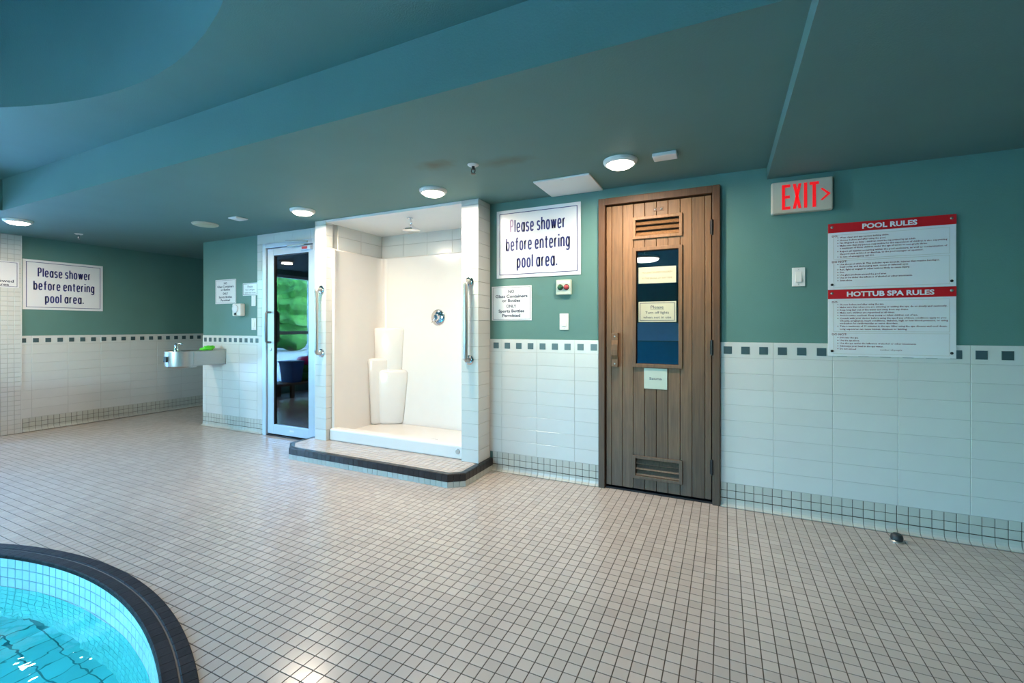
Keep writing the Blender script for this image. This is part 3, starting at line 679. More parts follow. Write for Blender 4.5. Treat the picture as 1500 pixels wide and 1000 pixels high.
# grab bars, shower head, valve
def grab_bar(label, x, z0, z1):
    t = thing('grab_bar', label, 'grab bar', (x, YF, z0), group='grab bars on the shower pillars')
    L_ = z1 - z0; yo = -.062; pts = [(0, -.004, 0), (0, -.03, 0)]
    pts += [(0, -.034 + yo * .45 * math.sin(a), .028 * (1 - math.cos(a))) for a in (PI / 8, PI / 4, 3 * PI / 8, PI / 2)]
    up = pts + [(p[0], p[1], L_ - p[2]) for p in reversed(pts)]
    obj('bar', MB().tube(up, .0195, 16), 'steel', t, smooth='auto')
    for z in (0, L_): obj('flange', MB().lathe([(.040, 0), (.040, .006), (.034, .012), (.02, .014)], ax='Y'), 'chrome', t, (0, 0, z), smooth='auto')
grab_bar('stainless vertical grab bar on the narrow pillar next to the glass door', -3.535, .945, 1.56)
grab_bar('stainless vertical grab bar on the pillar nearer the sauna door', -1.868, .93, 1.565)
t = obj('shower_head', MB().lathe([(.012, .055), (.020, .045), (.030, .035), (.062, .020), (.078, .010), (.080, 0), (.074, -.004), (.002, -.005)]), 'chrome', sh, (-2.60, 3.32, 2.085), smooth='auto')
obj('arm', MB().tube([(0, 0, .05), (-.004, .004, .08), (-.02, .012, .105), (-.032, .016, .126)], .010, 10), 'chrome', t, smooth=True)
obj('escutcheon', MB().lathe([(.028, .0), (.028, .006), (.012, -.006)][::-1]), 'chrome', t, (-.032, .016, .118), smooth='auto')
t = obj('valve', MB().lathe([(.086, 0), (.086, .004), (.078, .012), (.05, .016), (.036, .018)], ax='Y'), 'chrome', sh, (-2.70, YBK - .001, 1.296), smooth='auto')
t['label'] = 'round chrome shower valve'
obj('knob', MB().lathe([(.034, .015), (.034, .040), (.028, .052), (.01, .055)], ax='Y'), 'chrome', t, smooth='auto')
obj('lever', MB().tube([(0, -.045, 0), (-.03, -.05, -.035), (-.045, -.052, -.055)], [.011, .009, .006], 10), 'chrome', t, smooth=True)

# ------------------------------------------------------------------ sauna door
d1 = thing('door_1', 'weathered cedar plank sauna door with narrow window and two vents', 'door', (0, D, 0), kind='structure')
obj('jamb', MB().box(-.851, -.803, -.035, .09, 0, 2.153), 'woodtrim', d1, bevel=.004)
obj('jamb', MB().box(-.073, -.025, -.035, .09, 0, 2.153), 'woodtrim', d1, bevel=.004)
obj('head_jamb', MB().box(-.803, -.073, -.035, .09, 2.102, 2.153), 'woodtrim', d1, bevel=.004)
obj('backing', MB().box(-.80, -.59, .022, .03, .03, 2.10).box(-.29, -.075, .022, .03, .03, 2.10).box(-.6, -.28, .022, .03, .03, .93).box(-.6, -.28, .022, .03, 1.75, 2.10), 'dark', d1)
obj('threshold', MB().box(-.803, -.073, -.01, .09, 0, .012), 'dark', d1)
PX = [-.795, -.755, -.674, -.597, -.517, -.436, -.357, -.277, -.200, -.118, -.078]
def plank(x0, x1, z0, z1): return obj('plank', MB().box(x0 + .0012, x1 - .0012, -.016, .02, z0, z1), 'wood', d1, bevel=.0035)
for i in list(range(3)) + [7, 8, 9]: plank(PX[i], PX[i + 1], .028, 2.092)
for i in range(3, 7):
    for z0, z1 in ((1.975, 2.092), (1.76, 1.845), (.265, .925), (.028, .118)): plank(PX[i], PX[i + 1], z0, z1)
def moulding(x0, x1, z0, z1, w_, nm):
    t_ = obj(nm, MB().box(x0, x1, -.030, -.014, z0, z0 + w_).box(x0, x1, -.030, -.014, z1 - w_, z1).box(x0, x0 + w_, -.0305, -.014, z0, z1).box(x1 - w_, x1, -.0305, -.014, z0, z1), 'wood', d1, bevel=.003)
    return t_
for z0, z1 in ((1.832, 1.992), (.105, .272)):
    v_ = moulding(-.602, -.262, z0, z1, .022, 'vent')
    obj('void', MB().box(-.597, -.267, .016, .021, z0 + .005, z1 - .005), 'dark', v_)
    hgt = (z1 - z0 - .044) / 3
    for k in range(3):
        zc = z0 + .022 + hgt * (k + .5)
        obj('slat', MB().add([(-.58, -.020, zc - hgt * .42), (-.284, -.020, zc - hgt * .42), (-.284, .008, zc + hgt * .42), (-.58, .008, zc + hgt * .42),
                              (-.58, -.013, zc - hgt * .52), (-.284, -.013, zc - hgt * .52), (-.284, .014, zc + hgt * .32), (-.58, .014, zc + hgt * .32)],
                             [(0, 1, 2, 3), (7, 6, 5, 4), (0, 4, 5, 1), (1, 5, 6, 2), (2, 6, 7, 3), (3, 7, 4, 0)]), 'wood', v_)
wf = moulding(-.602, -.262, .908, 1.772, .026, 'window_frame')
obj('glass', MB().box(-.58, -.284, .002, .008, .93, 1.75), 'saunaglass', wf)
hd = [(-.018, 0), (-.018, .060), (-.036, .075), (-.040, .126), (-.036, .177), (-.018, .192), (-.018, .25), (-.055, .25), (-.055, .195), (-.066, .165), (-.068, .126), (-.066, .087), (-.055, .057), (-.055, 0)]
hb = MB(); n = len(hd); hb.add([(-.748, y, .906 + z) for y, z in hd] + [(-.700, y, .906 + z) for y, z in hd], [tuple(range(n)), tuple(range(2 * n - 1, n - 1, -1))] + [(i, n + i, n + (i + 1) % n, (i + 1) % n) for i in range(n)])
h_ = obj('handle', hb, 'wood', d1, bevel=.004)
for z in (.93, 1.13): obj('screw', MB().lathe([(.006, 0), (.006, .002), (.003, .003)], ax='Y', n=10), 'steel', h_, (-.724, -.055, z))
for z in (1.82, 1.01, .205):
    g_ = obj('hinge', MB().tube([(0, 0, 0), (0, 0, .1)], .008, 10), 'dark', d1, (-.0755, -.036, z), smooth='auto')
    obj('leaf', MB().box(-.012, .016, .002, .004, .004, .096), 'dark', g_)
g_ = obj('catch', MB().box(-.036, .036, -.003, 0, -.014, .014), 'woodtrim', d1, (-.422, -.0165, 2.035), bevel=.001)
for x in (-.021, .021): obj('stud', MB().lathe([(.007, 0), (.006, .004), (.003, .006)], ax='Y', n=14), 'steel', g_, (x, -.003, 0), smooth='auto')
# sauna room behind the door
sr = MB(); sr.box(-.95, .1, D + .85, D + .9, 0, 2.2).box(-.95, -.9, D + .09, D + .9, 0, 2.2).box(.05, .1, D + .09, D + .9, 0, 2.2).box(-.95, .1, D + .09, D + .9, 2.18, 2.2)
o = obj('wall_sauna', sr, 'woodtrim'); tag(o, 'dim cedar lining of the sauna behind the narrow window', 'wall', kind='structure')

# ------------------------------------------------------------------ notices on the sauna door
def notice(name, label, x0, x1, z0, z1, y, board='board', th=.003, cat='sign', group=None, rz=0, origin=None):
    """empty at the lower middle of the sign, front -y"""
    w_, h_ = x1 - x0, z1 - z0
    loc = origin or ((x0 + x1) / 2, y, z0)
    t_ = thing(name, label, cat, loc, rz, group)
    obj('board', MB().box(-w_ / 2, w_ / 2, -th, 0, 0, h_), board, t_, bevel=min(.001, th / 3)); return t_, w_, h_, -th - .0008
yg = D + .0015
t, w_, h_, y_ = notice('notice_card', 'fading yellowish notice at the top of the sauna door window', -.563, -.306, 1.512, 1.63, yg, 'paper', .002)
lettering(t, 'NO UNATTENDED CHILDREN', 'inkpale', 0, h_ * .62, .012, w_ * .8, y=y_); lettering(t, 'IN THE SAUNA AT ANY TIME', 'inkpale', 0, h_ * .26, .012, w_ * .8, y=y_)
def lights_notice(label, x0, x1, z0, z1, y, board='paper', th=.002):
    t, w_, h_, y_ = notice('notice_card', label, x0, x1, z0, z1, y, board, th)
    border(t, 'inkgrey', -w_ * .465, w_ * .465, h_ * .06, h_ * .94, .004, y_)
    lettering(t, 'Please', 'inkgrey', 0, h_ * .66, h_ * .15, w_ * .34, y=y_, bold=.006); obj('underline', MB().box(-w_ * .18, w_ * .18, y_, y_ + .0005, h_ * .61, h_ * .625), 'inkgrey', t)
    lettering(t, 'Turn off lights', 'inkgrey', 0, h_ * .40, h_ * .13, w_ * .63, y=y_, bold=.004); lettering(t, 'when not in use', 'inkgrey', 0, h_ * .17, h_ * .13, w_ * .74, y=y_, bold=.004)
lights_notice('white card asking to turn off lights behind the sauna window glass', -.563, -.305, 1.235, 1.381, yg)
t, w_, h_, y_ = notice('name_plate', 'pale green plate reading sauna below the sauna window', -.521, -.363, .757, .904, D - .0165, 'paleplate', .004)
lettering(t, 'Sauna', 'inkgrey', 0, h_ * .45, .018, .085, y=y_, bold=.004)

# ------------------------------------------------------------------ wall signs
def shower_sign(label, x0, x1, z0, z1, y, rz=0, origin=None, muted=False):
    t, w_, h_, y_ = notice('shower_sign', label, x0, x1, z0, z1, y, 'board', .006, rz=rz, origin=origin, group='please shower signs')
    m_ = .026; border(t, 'navy', -w_ / 2 + m_, w_ / 2 - m_, m_, h_ - m_, .0055, y_)
    stroke_line(t, 'Please shower', 'navy', 0, h_ * .670, .098, w_ * .66, y_, 'muted' if muted else None)
    stroke_line(t, 'before entering', 'navy', 0, h_ * .405, .098, w_ * .76, y_)
    stroke_line(t, 'pool area.', 'navy', -.002, h_ * .150, .098, w_ * .485, y_)
shower_sign('large please shower sign hung above the small bottle sign beside the sauna door', -1.72, -.995, 1.602, 2.162, D, muted=True)
shower_sign('large please shower sign on the dark green side wall beyond the fountain', 0, .725, 1.40, 1.975, 0, PI / 2, (XL, 2.565, 1.40))
def bottle_sign(label, x0, x1, z0, z1):
    t, w_, h_, y_ = notice('bottle_sign', label, x0, x1, z0, z1, D, 'board', .004, group='no glass container signs')
    border(t, 'inkgrey', -w_ / 2 + .012, w_ / 2 - .012, .010, h_ - .010, .0025, y_)
    for s_, z, wd_ in (('NO', .80, .15), ('Glass Containers', .665, .80), ('or Bottles', .54, .45), ('ONLY', .375, .25), ('Sports Bottles', .235, .64), ('Permitted', .105, .45)):
        lettering(t, s_, 'inkgrey', 0, h_ * z, h_ * .088, w_ * wd_, y=y_, bold=.028)
bottle_sign('small no glass containers sign below the large shower sign', -1.768, -1.404, 1.252, 1.536)
bottle_sign('small no glass containers sign above the drinking fountain', -5.526, -5.14, 1.473, 1.76)
lights_notice('white turn off lights card beside the glass door', -5.017, -4.757, 1.558, 1.70, D, 'board', .003)
t, w_, h_, y_ = notice('area_sign', 'white sign on the mosaic pier cut off by the picture edge', 0, .30, 1.635, 1.93, 0, 'board', .004, rz=PI / 2, origin=(XL + .0145, 2.020, 1.635))
border(t, 'navy', -w_ / 2 + .014, w_ / 2 - .014, .012, h_ - .012, .004, y_)
lettering(t, 'Allowed', 'inkgrey', w_ * .36, h_ * .20, .032, .185, 'R', y_, .02); lettering(t, 'Area', 'inkgrey', w_ * .24, h_ * .07, .028, .10, 'R', y_, .02)

def rules(name, label, z0, z1, title, tw, blocks):
    t, w_, h_, y_ = notice(name, label, .576, 1.170, z0, z1, D - .009, 'board', .003, group=None)
    x0 = -w_ / 2; hb_ = .056
    obj('header', MB().box(-w_ / 2, w_ / 2, y_ - .0004, y_ + .0006, h_ - hb_, h_), 'red', t)
    lettering(t, title, 'board', .0, h_ - hb_ + .014, .029, tw, y=y_ - .0012, bold=.035)
    for kind_, s_, z, x1f in blocks:
        if kind_ == 'h': lettering(t, s_, 'maroon', x0 + .020, z * h_, .0115, None, 'L', y_, .018, 2, xs=1.15)
        elif kind_ == 'd': lettering(t, s_, 'maroon', x0 + .430 * w_, z * h_, .0088, x1f * w_, 'L', y_, .006, 1)
        else:
            if kind_ == 'b': obj('bullet', MB().lathe([(.0028, 0), (.0028, .0004)], ax='Y', n=8), 'maroon', t, (x0 + .050, y_ + .0005, z * h_ + .004))
            lettering(t, s_, 'maroon', x0 + .060, z * h_, .0092, x1f * w_ - .060, 'L', y_, .020, 1)
    bz = [z for k_, s_, z, f_ in blocks if k_ == 'h']
    for zt, zb in ((bz[0] + .03, bz[1] + .055), (bz[1] + .03, .035)): border(t, 'inkpale', x0 + .028, -x0 - .028, zb * h_, zt * h_, .0008, y_ + .0002)
    for sx in (-1, 1):
        for z, mm in ((.030, 'dark'), (h_ - .022, 'steel')):
            obj('screw', MB().lathe([(.0075, 0), (.0075, .002), (.003, .004)], ax='Y', n=12), mm, t, (sx * (w_ / 2 - .020), y_ - .0004, z))
rules('rules_sign', 'white pool rules sign with red header below the exit sign', 1.427, 1.830, 'POOL RULES', .255, [
    ('h', 'DO:', .795, 0), ('b', 'Wear clean and appropriate bathing attire.', .772, .50), ('b', 'Shower before and after using the pool.', .731, .475), ('b', 'No lifeguard on duty - children must be supervised by an adult.', .690, .705),
    ('b', 'Make sure that any person responsible for the supervision of children is also supervising', .649, .935), ('c', 'a maximum of three children under the age of seven or non-grade three.', .611, .79),
    ('b', 'Report all injuries occurring within the pool enclosure, as well as contamination of', .563, .935), ('c', 'the pool such as blood or diarrhea, to the pool manager or operator.', .524, .76), ('b', 'In case of emergency call 911.', .482, .385),
    ('h', 'DO NOT:', .405, 0), ('b', 'Use the pool while ill. This includes open wounds, injuries that require bandages,', .368, .88), ('c', 'head colds, and discharging ears, noses or infected eyes.', .330, .65), ('b', 'Run, fight or engage in other actions likely to cause injury.', .289, .66),
    ('b', 'Dive.', .248, .14), ('b', 'Use glass products around the pool area.', .207, .48), ('b', 'Use or be under the influence of alcohol or other intoxicants.', .166, .68), ('b', 'Swim alone.', .125, .205)])
rules('rules_sign', 'white hot tub spa rules sign hung below the pool rules', 1.022, 1.426, 'HOTTUB SPA RULES', .405, [
    ('h', 'DO:', .800, 0), ('b', 'Shower before and after using the spa.', .765, .46), ('b', 'Make sure that when you are entering or exiting the spa, do so slowly and cautiously.', .724, .935), ('b', 'Keep long hair out of the water and away from any drains.', .683, .65),
    ('b', 'Make sure children are supervised at all times.', .642, .545), ('b', 'Avoid routine overheat. Keep young or infant children out of spa.', .601, .72), ('b', 'Consult with your doctor before using the spa if any of these conditions apply to you:', .558, .93),
    ('c', 'Obesity, pregnancy, heart conditions, diabetes, high or low blood pressure, or using', .520, .94), ('c', 'medication for cardiovascular or nerve disorders.', .482, .57), ('b', 'Take a maximum of 15 minutes in the spa. After using the spa, shower and cool down.', .440, .935),
    ('c', 'Long exposures can cause nausea, dizziness or fainting.', .396, .64), ('h', 'DO NOT:', .313, 0), ('b', 'Dive into the spa.', .268, .255), ('b', 'Use the spa alone.', .226, .265), ('b', 'Use the spa under the influence of alcohol or other intoxicants.', .184, .71),
    ('b', 'Submerge your head in the spa water.', .142, .455), ('b', 'Do not exceed', .100, .235), ('d', 'number of people.', .094, .175)])

# ------------------------------------------------------------------ exit sign and wall plates
t = thing('exit_sign', 'cream exit sign box with lit red letters and arrow', 'exit sign', (.434, D, 1.916))
obj('housing', MB().box(-.163, .163, -.045, 0, 0, .2), 'beige', t, bevel=.008)
yx = -.0460
lb = MB()
def strokes(segs, x, w_, h_):
    for poly_ in segs:
        n = len(poly_); lb.add([(x + a * w_, yx, .022 + b_ * h_) for a, b_ in poly_] + [(x + a * w_, yx - .001, .022 + b_ * h_) for a, b_ in poly_], [tuple(range(n)), tuple(range(2 * n - 1, n - 1, -1))] + [(i, (i + 1) % n, n + (i + 1) % n, n + i) for i in range(n)])
R_ = lambda a0, a1, b0, b1: [(a0, b0), (a1, b0), (a1, b1), (a0, b1)]
LT = {'E': [R_(0, .36, 0, 1), R_(.36, 1, 0, .11), R_(.36, .95, .445, .555), R_(.36, 1, .89, 1)],
      'X': [[(0, 0), (.36, 0), (.66, .5), (1, 1), (.66, 1), (.34, .5)], [(.66, 0), (1, 0), (.66, .5), (.36, 1), (0, 1), (.34, .5)]],
      'I': [R_(0, 1, 0, 1)], 'T': [R_(.32, .68, 0, .89), R_(0, 1, .89, 1)]}
for ch, x, w_ in (('E', -.105, .045), ('X', -.047, .046), ('I', .012, .017), ('T', .042, .048)):
    lb = MB(); strokes(LT[ch], x, w_, .155); obj('letter', lb, 'redlit', t)
lb = MB(); lb_p = [(.098, .062), (.108, .058), (.148, .094), (.148, .098), (.108, .134), (.098, .130), (.132, .096)]
n = len(lb_p); lb.add([(a, yx, b_) for a, b_ in lb_p] + [(a, yx - .001, b_) for a, b_ in lb_p], [(0, 1, 2, 6), (2, 3, 6), (3, 4, 5, 6), (n, n + 6, n + 2, n + 1), (n + 2, n + 6, n + 3), (n + 3, n + 6, n + 5, n + 4)] + [(i, n + i, n + (i + 1) % n, (i + 1) % n) for i in range(n)])
obj('arrow', lb, 'redlit', t)
def plate(name, label, x0, x1, z0, z1, style, cat):
    t = thing(name, label, cat, ((x0 + x1) / 2, D, z0)); w_, h_ = (x1 - x0), z1 - z0
    obj('plate', MB().box(-w_ / 2, w_ / 2, -.006, 0, 0, h_), 'plastic', t, bevel=.002)
    if style == 'rocker':
        obj('rocker', MB().add([(-.017, -.006, h_ * .22), (.017, -.006, h_ * .22), (.017, -.006, h_ * .78), (-.017, -.006, h_ * .78), (-.016, -.012, h_ * .235), (.016, -.012, h_ * .235), (.016, -.007, h_ * .765), (-.016, -.007, h_ * .765)],
                               [(4, 5, 6, 7), (0, 1, 5, 4), (1, 2, 6, 5), (2, 3, 7, 6), (3, 0, 4, 7)]), 'ring', t)
    for z in (.10, .90): obj('screw', MB().lathe([(.0032, 0), (.0032, .001), (.0015, .0016)], ax='Y', n=8), 'steel', t, (0, -.006, h_ * z))
    return t
plate('light_switch', 'white rocker light switch between the bottle sign and sauna door', -1.166, -1.093, 1.176, 1.304, 'rocker', 'switch')
plate('wall_plate', 'blank white wall plate between the sauna door and rules signs', .388, .459, 1.455, 1.574, 'rocker', 'switch')
plate('wall_plate', 'small white plate directly under the turn off lights card', -4.861, -4.79, 1.436, 1.556, 'blank', 'switch')
plate('light_switch', 'small white light switch low beside the glass door', -4.861, -4.784, 1.165, 1.297, 'rocker', 'switch')
t = thing('push_button_box', 'small box with a green and a red push button', 'button box', (-1.127, D, 1.449))
obj('housing', MB().box(-.061, .061, -.028, 0, 0, .117), 'paleplate', t, bevel=.005)
obj('label_strip', MB().box(-.05, .05, -.0287, -.028, .088, .106), 'board', t)
for x, m_ in ((-.025, 'greenbtn'), (.025, 'redbtn')):
    c_ = obj('collar', MB().lathe([(.023, 0), (.023, .004), (.019, .006)], ax='Y', n=20), 'dark', t, (x, -.028, .058), smooth='auto')
    obj('button', MB().lathe([(.018, .004), (.018, .012), (.012, .017), (.003, .018)], ax='Y', n=20), m_, c_, smooth='auto')
t = thing('hand_dispenser', 'small grey wall box with a round white dial above the fountain', 'wall box', (-5.05, D, 1.322))
obj('housing', MB().box(-.075, .075, -.06, 0, 0, .144), 'plastic', t, bevel=.012)
obj('dial', MB().lathe([(.046, 0), (.046, .012), (.036, .02), (.006, .021)], ax='Y', n=24), 'board', t, (-.008, -.06, .085), smooth='auto')
obj('nozzle', MB().lathe([(.014, 0), (.014, .012), (.008, .014)], ax='Y', n=14), 'dark', t, (-.008, -.06, .025), smooth='auto')

# ------------------------------------------------------------------ drinking fountain
t = thing('drinking_fountain', 'stainless steel drinking fountain projecting from the tiled wall', 'drinking fountain', (-5.46, D, 0))
arm = [(.143, -.009), (-.143, -.009), (-.143, -.36), (-.10, -.40), (.10, -.40), (.143, -.36)][::-1]
obj('body', MB().prism(arm, .765, .932), 'steel', t, bevel=.012)
bw = MB().lathe([(.06, .742), (.13, .748), (.152, .765), (.156, .80), (.156, .928), (.150, .934), (.143, .930), (.12, .905), (.02, .895)], (-.015, -.40, 0), n=40)
bo = obj('bowl', bw, 'steel', t, smooth='auto')
obj('drain', MB().lathe([(.02, 0), (.02, .003), (.012, .004)], n=14), 'chrome', bo, (-.015, -.40, .896))
obj('bubbler', MB().lathe([(.022, 0), (.022, .03), (.015, .05), (.017, .075), (.021, .085), (.010, .095)], n=16), 'chrome', t, (-.045, -.44, .92), smooth='auto')
obj('guard', MB().tube([(-.045, -.44, .99), (-.03, -.425, 1.012), (-.005, -.41, 1.012), (.008, -.40, .996)], .010, 10), 'chrome', t, smooth=True)
pb = obj('push_bar', MB().box(-.03, .03, -.012, 0, -.03, .03), 'dark', t, (-.015, -.557, .845), bevel=.004)
obj('wall_flange', MB().box(-.155, .155, -.014, -.008, .755, .942), 'steel', t, bevel=.002)
# green cloth lying on it
rng = random.Random(5); bm = bmesh.new(); bmesh.ops.create_icosphere(bm, subdivisions=3, radius=1)
for v in bm.verts:
    k = 1 + .16 * math.sin(5 * v.co.x + 3 * v.co.z) * math.cos(4 * v.co.y) + .10 * math.sin(9 * v.co.y + 2)
    v.co = Vector((v.co.x * .075 * k, v.co.y * .06 * k, max(-.014, v.co.z * .034 * k + .012 * math.sin(40 * v.co.x * .07))))
me = bpy.data.meshes.new('green_cloth'); bm.to_mesh(me); bm.free()
o = obj('green_cloth', me, 'sponge', None, (-5.40, 3.16, .9465), smooth=True); tag(o, 'crumpled bright green cloth lying on the drinking fountain', 'cloth')

# ------------------------------------------------------------------ glass door and its white tile trim
tr = thing('trim_1', 'white tile trim framing the glass door', 'trim', kind='structure')
for j in range(11):
    z0 = ZW + j * .1045; z1 = min(ZC - .114, z0 + .1045)
    if z1 - z0 > .01: obj('trim_tile', MB().box(-4.754, -4.642, D - TT, D, z0 + .0008, z1 - .0008), 'tile', tr, bevel=.0012)
obj('trim_tile', MB().box(-4.754, -4.642, D - TT, D, .158, ZW - .001), 'tile', tr, bevel=.0012)
for k in range(4):
    x0 = -4.754 + k * .284; obj('trim_tile', MB().box(x0 + .0008, x0 + .283, D - TT, D, ZC - .112, ZC - .001), 'tile', tr, bevel=.0012)
d2 = thing('door_2', 'aluminium framed glass door beside the shower', 'door', (0, D, 0), kind='structure')
obj('frame', MB().box(-4.64, -4.585, -.03, .09, 0, 2.118), 'alu', d2, bevel=.004); obj('frame', MB().box(-3.855, -3.81, -.03, .09, 0, 2.118), 'alu', d2, bevel=.004)
obj('frame_head', MB().box(-4.585, -3.855, -.03, .09, 2.068, 2.118), 'alu', d2, bevel=.004)
obj('threshold', MB().box(-4.585, -3.855, -.02, .09, 0, .014), 'dark', d2)
lf = obj('stile', MB().box(-4.577, -4.475, -.014, .034, .025, 2.060), 'alu', d2, bevel=.004)
obj('stile', MB().box(-3.935, -3.862, -.014, .034, .025, 2.060), 'alu', d2, bevel=.004)
obj('top_rail', MB().box(-4.475, -3.935, -.014, .034, 1.985, 2.060), 'alu', d2, bevel=.003)
rl = obj('bottom_rail', MB().box(-4.475, -3.935, -.014, .034, .025, .128), 'alu', d2, bevel=.003)
obj('sticker', MB().box(-4.22, -4.15, -.0155, -.0142, .07, .09), 'plastic', rl)
obj('gasket', MB().box(-4.477, -4.468, -.010, .03, .128, 1.985).box(-3.942, -3.933, -.010, .03, .128, 1.985).box(-4.468, -3.942, -.010, .03, 1.977, 1.985), 'dark', d2)
obj('glass', MB().box(-4.470, -3.940, .006, .012, .126, 1.987), 'doorglass', d2)
for s_ in (-1, 1):
    yb_ = -.014 if s_ < 0 else .034
    pts = [(0, 0, 0), (0, s_ * .045, 0), (0, s_ * .056, .012), (0, s_ * .058, .16), (0, s_ * .056, .318), (0, s_ * .045, .33), (0, 0, .33)]
    obj('pull_handle', MB().tube(pts, .0135, 12), 'dullsteel', d2, (-4.525, yb_, 1.03), smooth='auto')
obj('lock', MB().lathe([(.02, 0), (.02, .004), (.012, .006)], ax='Y', n=16), 'steel', d2, (-4.525, -.014, .95), smooth='auto')
cb = obj('closer', MB().box(-4.02, -3.87, -.05, -.014, 2.005, 2.045), 'alu', d2, bevel=.004)
obj('closer_arm', MB().box(-4.46, -4.13, -.062, -.05, 2.095, 2.112), 'steel', cb, bevel=.002, rot=(0, .10, 0), loc=(.0, 0, -.42))
obj('closer_arm', MB().box(-4.2, -3.94, -.066, -.054, 2.05, 2.066), 'steel', cb, bevel=.002)
obj('warning_sticker', MB().box(-3.99, -3.91, -.0515, -.0502, 2.012, 2.038), 'redbtn', cb)
# vestibule beyond the glass door
vb = MB(); vb.box(-4.9, -3.7, 5.3, 5.35, 0, ZC).box(-4.9, -4.85, D + .09, 5.35, 0, ZC).box(-3.75, -3.7, D + .09, 5.35, 0, ZC).box(-4.9, -3.7, D + .8, 5.35, ZC, ZC + .04)
o = obj('wall_vestibule', vb, 'vest'); tag(o, 'dim grey vestibule seen through the glass door', 'wall', kind='structure')

# ------------------------------------------------------------------ ceiling fittings
def ceiling_lamp(label, x, y, z, lit=True, watts=LAMP_W):
    t = thing('ceiling_lamp', label, 'ceiling lamp', (x, y, z), group='round ceiling lamps')
    obj('ring', MB().lathe([(.104, 0), (.104, -.008), (.098, -.020), (.086, -.026), (.080, -.022), (.02, -.012)], n=40), 'ring', t, smooth='auto')
    obj('diffuser', MB().lathe([(.079, -.018), (.076, -.030), (.064, -.039), (.04, -.044), (.004, -.046)], n=36), 'lampon' if lit else 'beige', t, smooth='auto')
    if lit:
        l = bpy.data.lights.new('lamp_light', 'AREA'); l.shape = 'DISK'; l.size = .15; l.energy = watts; l.color = (1.0, .83, .64)
        lo = bpy.data.objects.new('lamp_light', l); COL.objects.link(lo); lo.parent = t; lo.location = (0, 0, -.049)
ceiling_lamp('lit round ceiling lamp above the mosaic pier', -6.18, 1.86, ZC)
ceiling_lamp('lit round ceiling lamp in front of the glass door', -3.37, 2.78, ZC)
ceiling_lamp('lit round ceiling lamp in front of the shower stall', -1.99, 2.80, ZC)
ceiling_lamp('lit round ceiling lamp in front of the sauna door', -.585, 2.80, ZC)
t = thing('pendant_lamp', 'large lit disc lamp hanging in the round ceiling recess', 'lamp', (-1.37, -2.11, ZR))
obj('rod', MB().tube([(0, 0, 0), (0, 0, -.80)], .01, 10), 'ring', t); obj('canopy', MB().lathe([(.06, 0), (.06, -.01), (.02, -.03)], n=20), 'ring', t)
obj('shade', MB().lathe([(.03, -.78), (.20, -.80), (.27, -.83), (.275, -.86), (.26, -.865)], n=40), 'ring', t, smooth='auto')
obj('diffuser', MB().lathe([(.258, -.86), (.25, -.885), (.20, -.905), (.01, -.915)], n=40), 'lampon', t, smooth='auto')
t = thing('ceiling_speaker', 'unlit flat cream disc on the ceiling near the fountain', 'speaker', (-4.70, 2.73, ZC))
obj('rim', MB().lathe([(.115, 0), (.115, -.008), (.108, -.014), (.09, -.015)], n=36), 'beige', t, smooth='auto'); obj('grille', MB().lathe([(.10, -.012), (.098, -.019), (.07, -.023), (.005, -.025)], n=36), 'paper', t, smooth='auto')
t = thing('ceiling_vent', 'small square white plate on the ceiling left of the glass door lamp', 'ceiling plate', (-4.17, 2.72, ZC), PI / 4 * 0.0)
obj('plate', MB().box(-.06, .06, -.06, .06, -.012, 0), 'plastic', t, bevel=.004); obj('cover', MB().box(-.045, .045, -.045, .045, -.017, -.011), 'plastic', t, bevel=.003)
t = thing('ceiling_detector', 'small oblong white box on the ceiling beside the sauna lamp', 'detector', (-.320, 2.81, ZC))
obj('housing', MB().box(-.069, .069, -.048, .048, -.022, 0), 'plastic', t, bevel=.005); obj('window_strip', MB().box(-.05, .05, -.0495, -.047, -.017, -.006), 'ring', t)
t = thing('access_panel', 'square white access panel on the ceiling above the shower sign', 'panel', (-1.022, 3.12, ZC))
obj('panel', MB().box(-.204, .204, -.19, .195, -.012, 0), 'shceil', t, bevel=.003)
obj('latch', MB().lathe([(.012, -.012), (.012, -.015), (.006, -.016)], n=12), 'ring', t, (0, -.16, 0))
def sprinkler(label, x, y, dark):
    t = thing('sprinkler', label, 'sprinkler', (x, y, ZC), group='ceiling sprinklers')
    obj('escutcheon', MB().lathe([(.036, 0), (.036, -.004), (.028, -.010), (.012, -.012)], n=24), 'plastic', t, smooth='auto')
    m_ = 'dark' if dark else 'chrome'
    obj('body', MB().lathe([(.010, -.008), (.010, -.030), (.006, -.034)], n=14), m_, t, smooth='auto')
    obj('frame', MB().tube([(-.013, 0, -.028), (-.014, 0, -.045), (0, 0, -.058)], .003, 6).tube([(.013, 0, -.028), (.014, 0, -.045), (0, 0, -.058)], .003, 6), m_, t)
    obj('deflector', MB().lathe([(.016, -.058), (.016, -.060), (.006, -.061)], n=14), m_, t, smooth='auto')
sprinkler('dark pendant sprinkler in a white rosette beside the brown ceiling stain', -1.444, 2.465, True)
sprinkler('small pale pendant sprinkler above the dark green side wall', -6.47, 2.42, False)
# floor stop near the right wall
t = thing('floor_stop', 'small dark round stop on the floor below the rules signs', 'door stop', (.872, 3.185, 0), .4)
obj('base', MB().lathe([(.034, 0), (.034, .006), (.030, .010), (.012, .011)], n=24), 'steel', t, smooth='auto')
obj('dome', MB().lathe([(.027, .009), (.029, .022), (.026, .036), (.016, .044), (.003, .046)], n=24), 'rubber', t, smooth='auto')

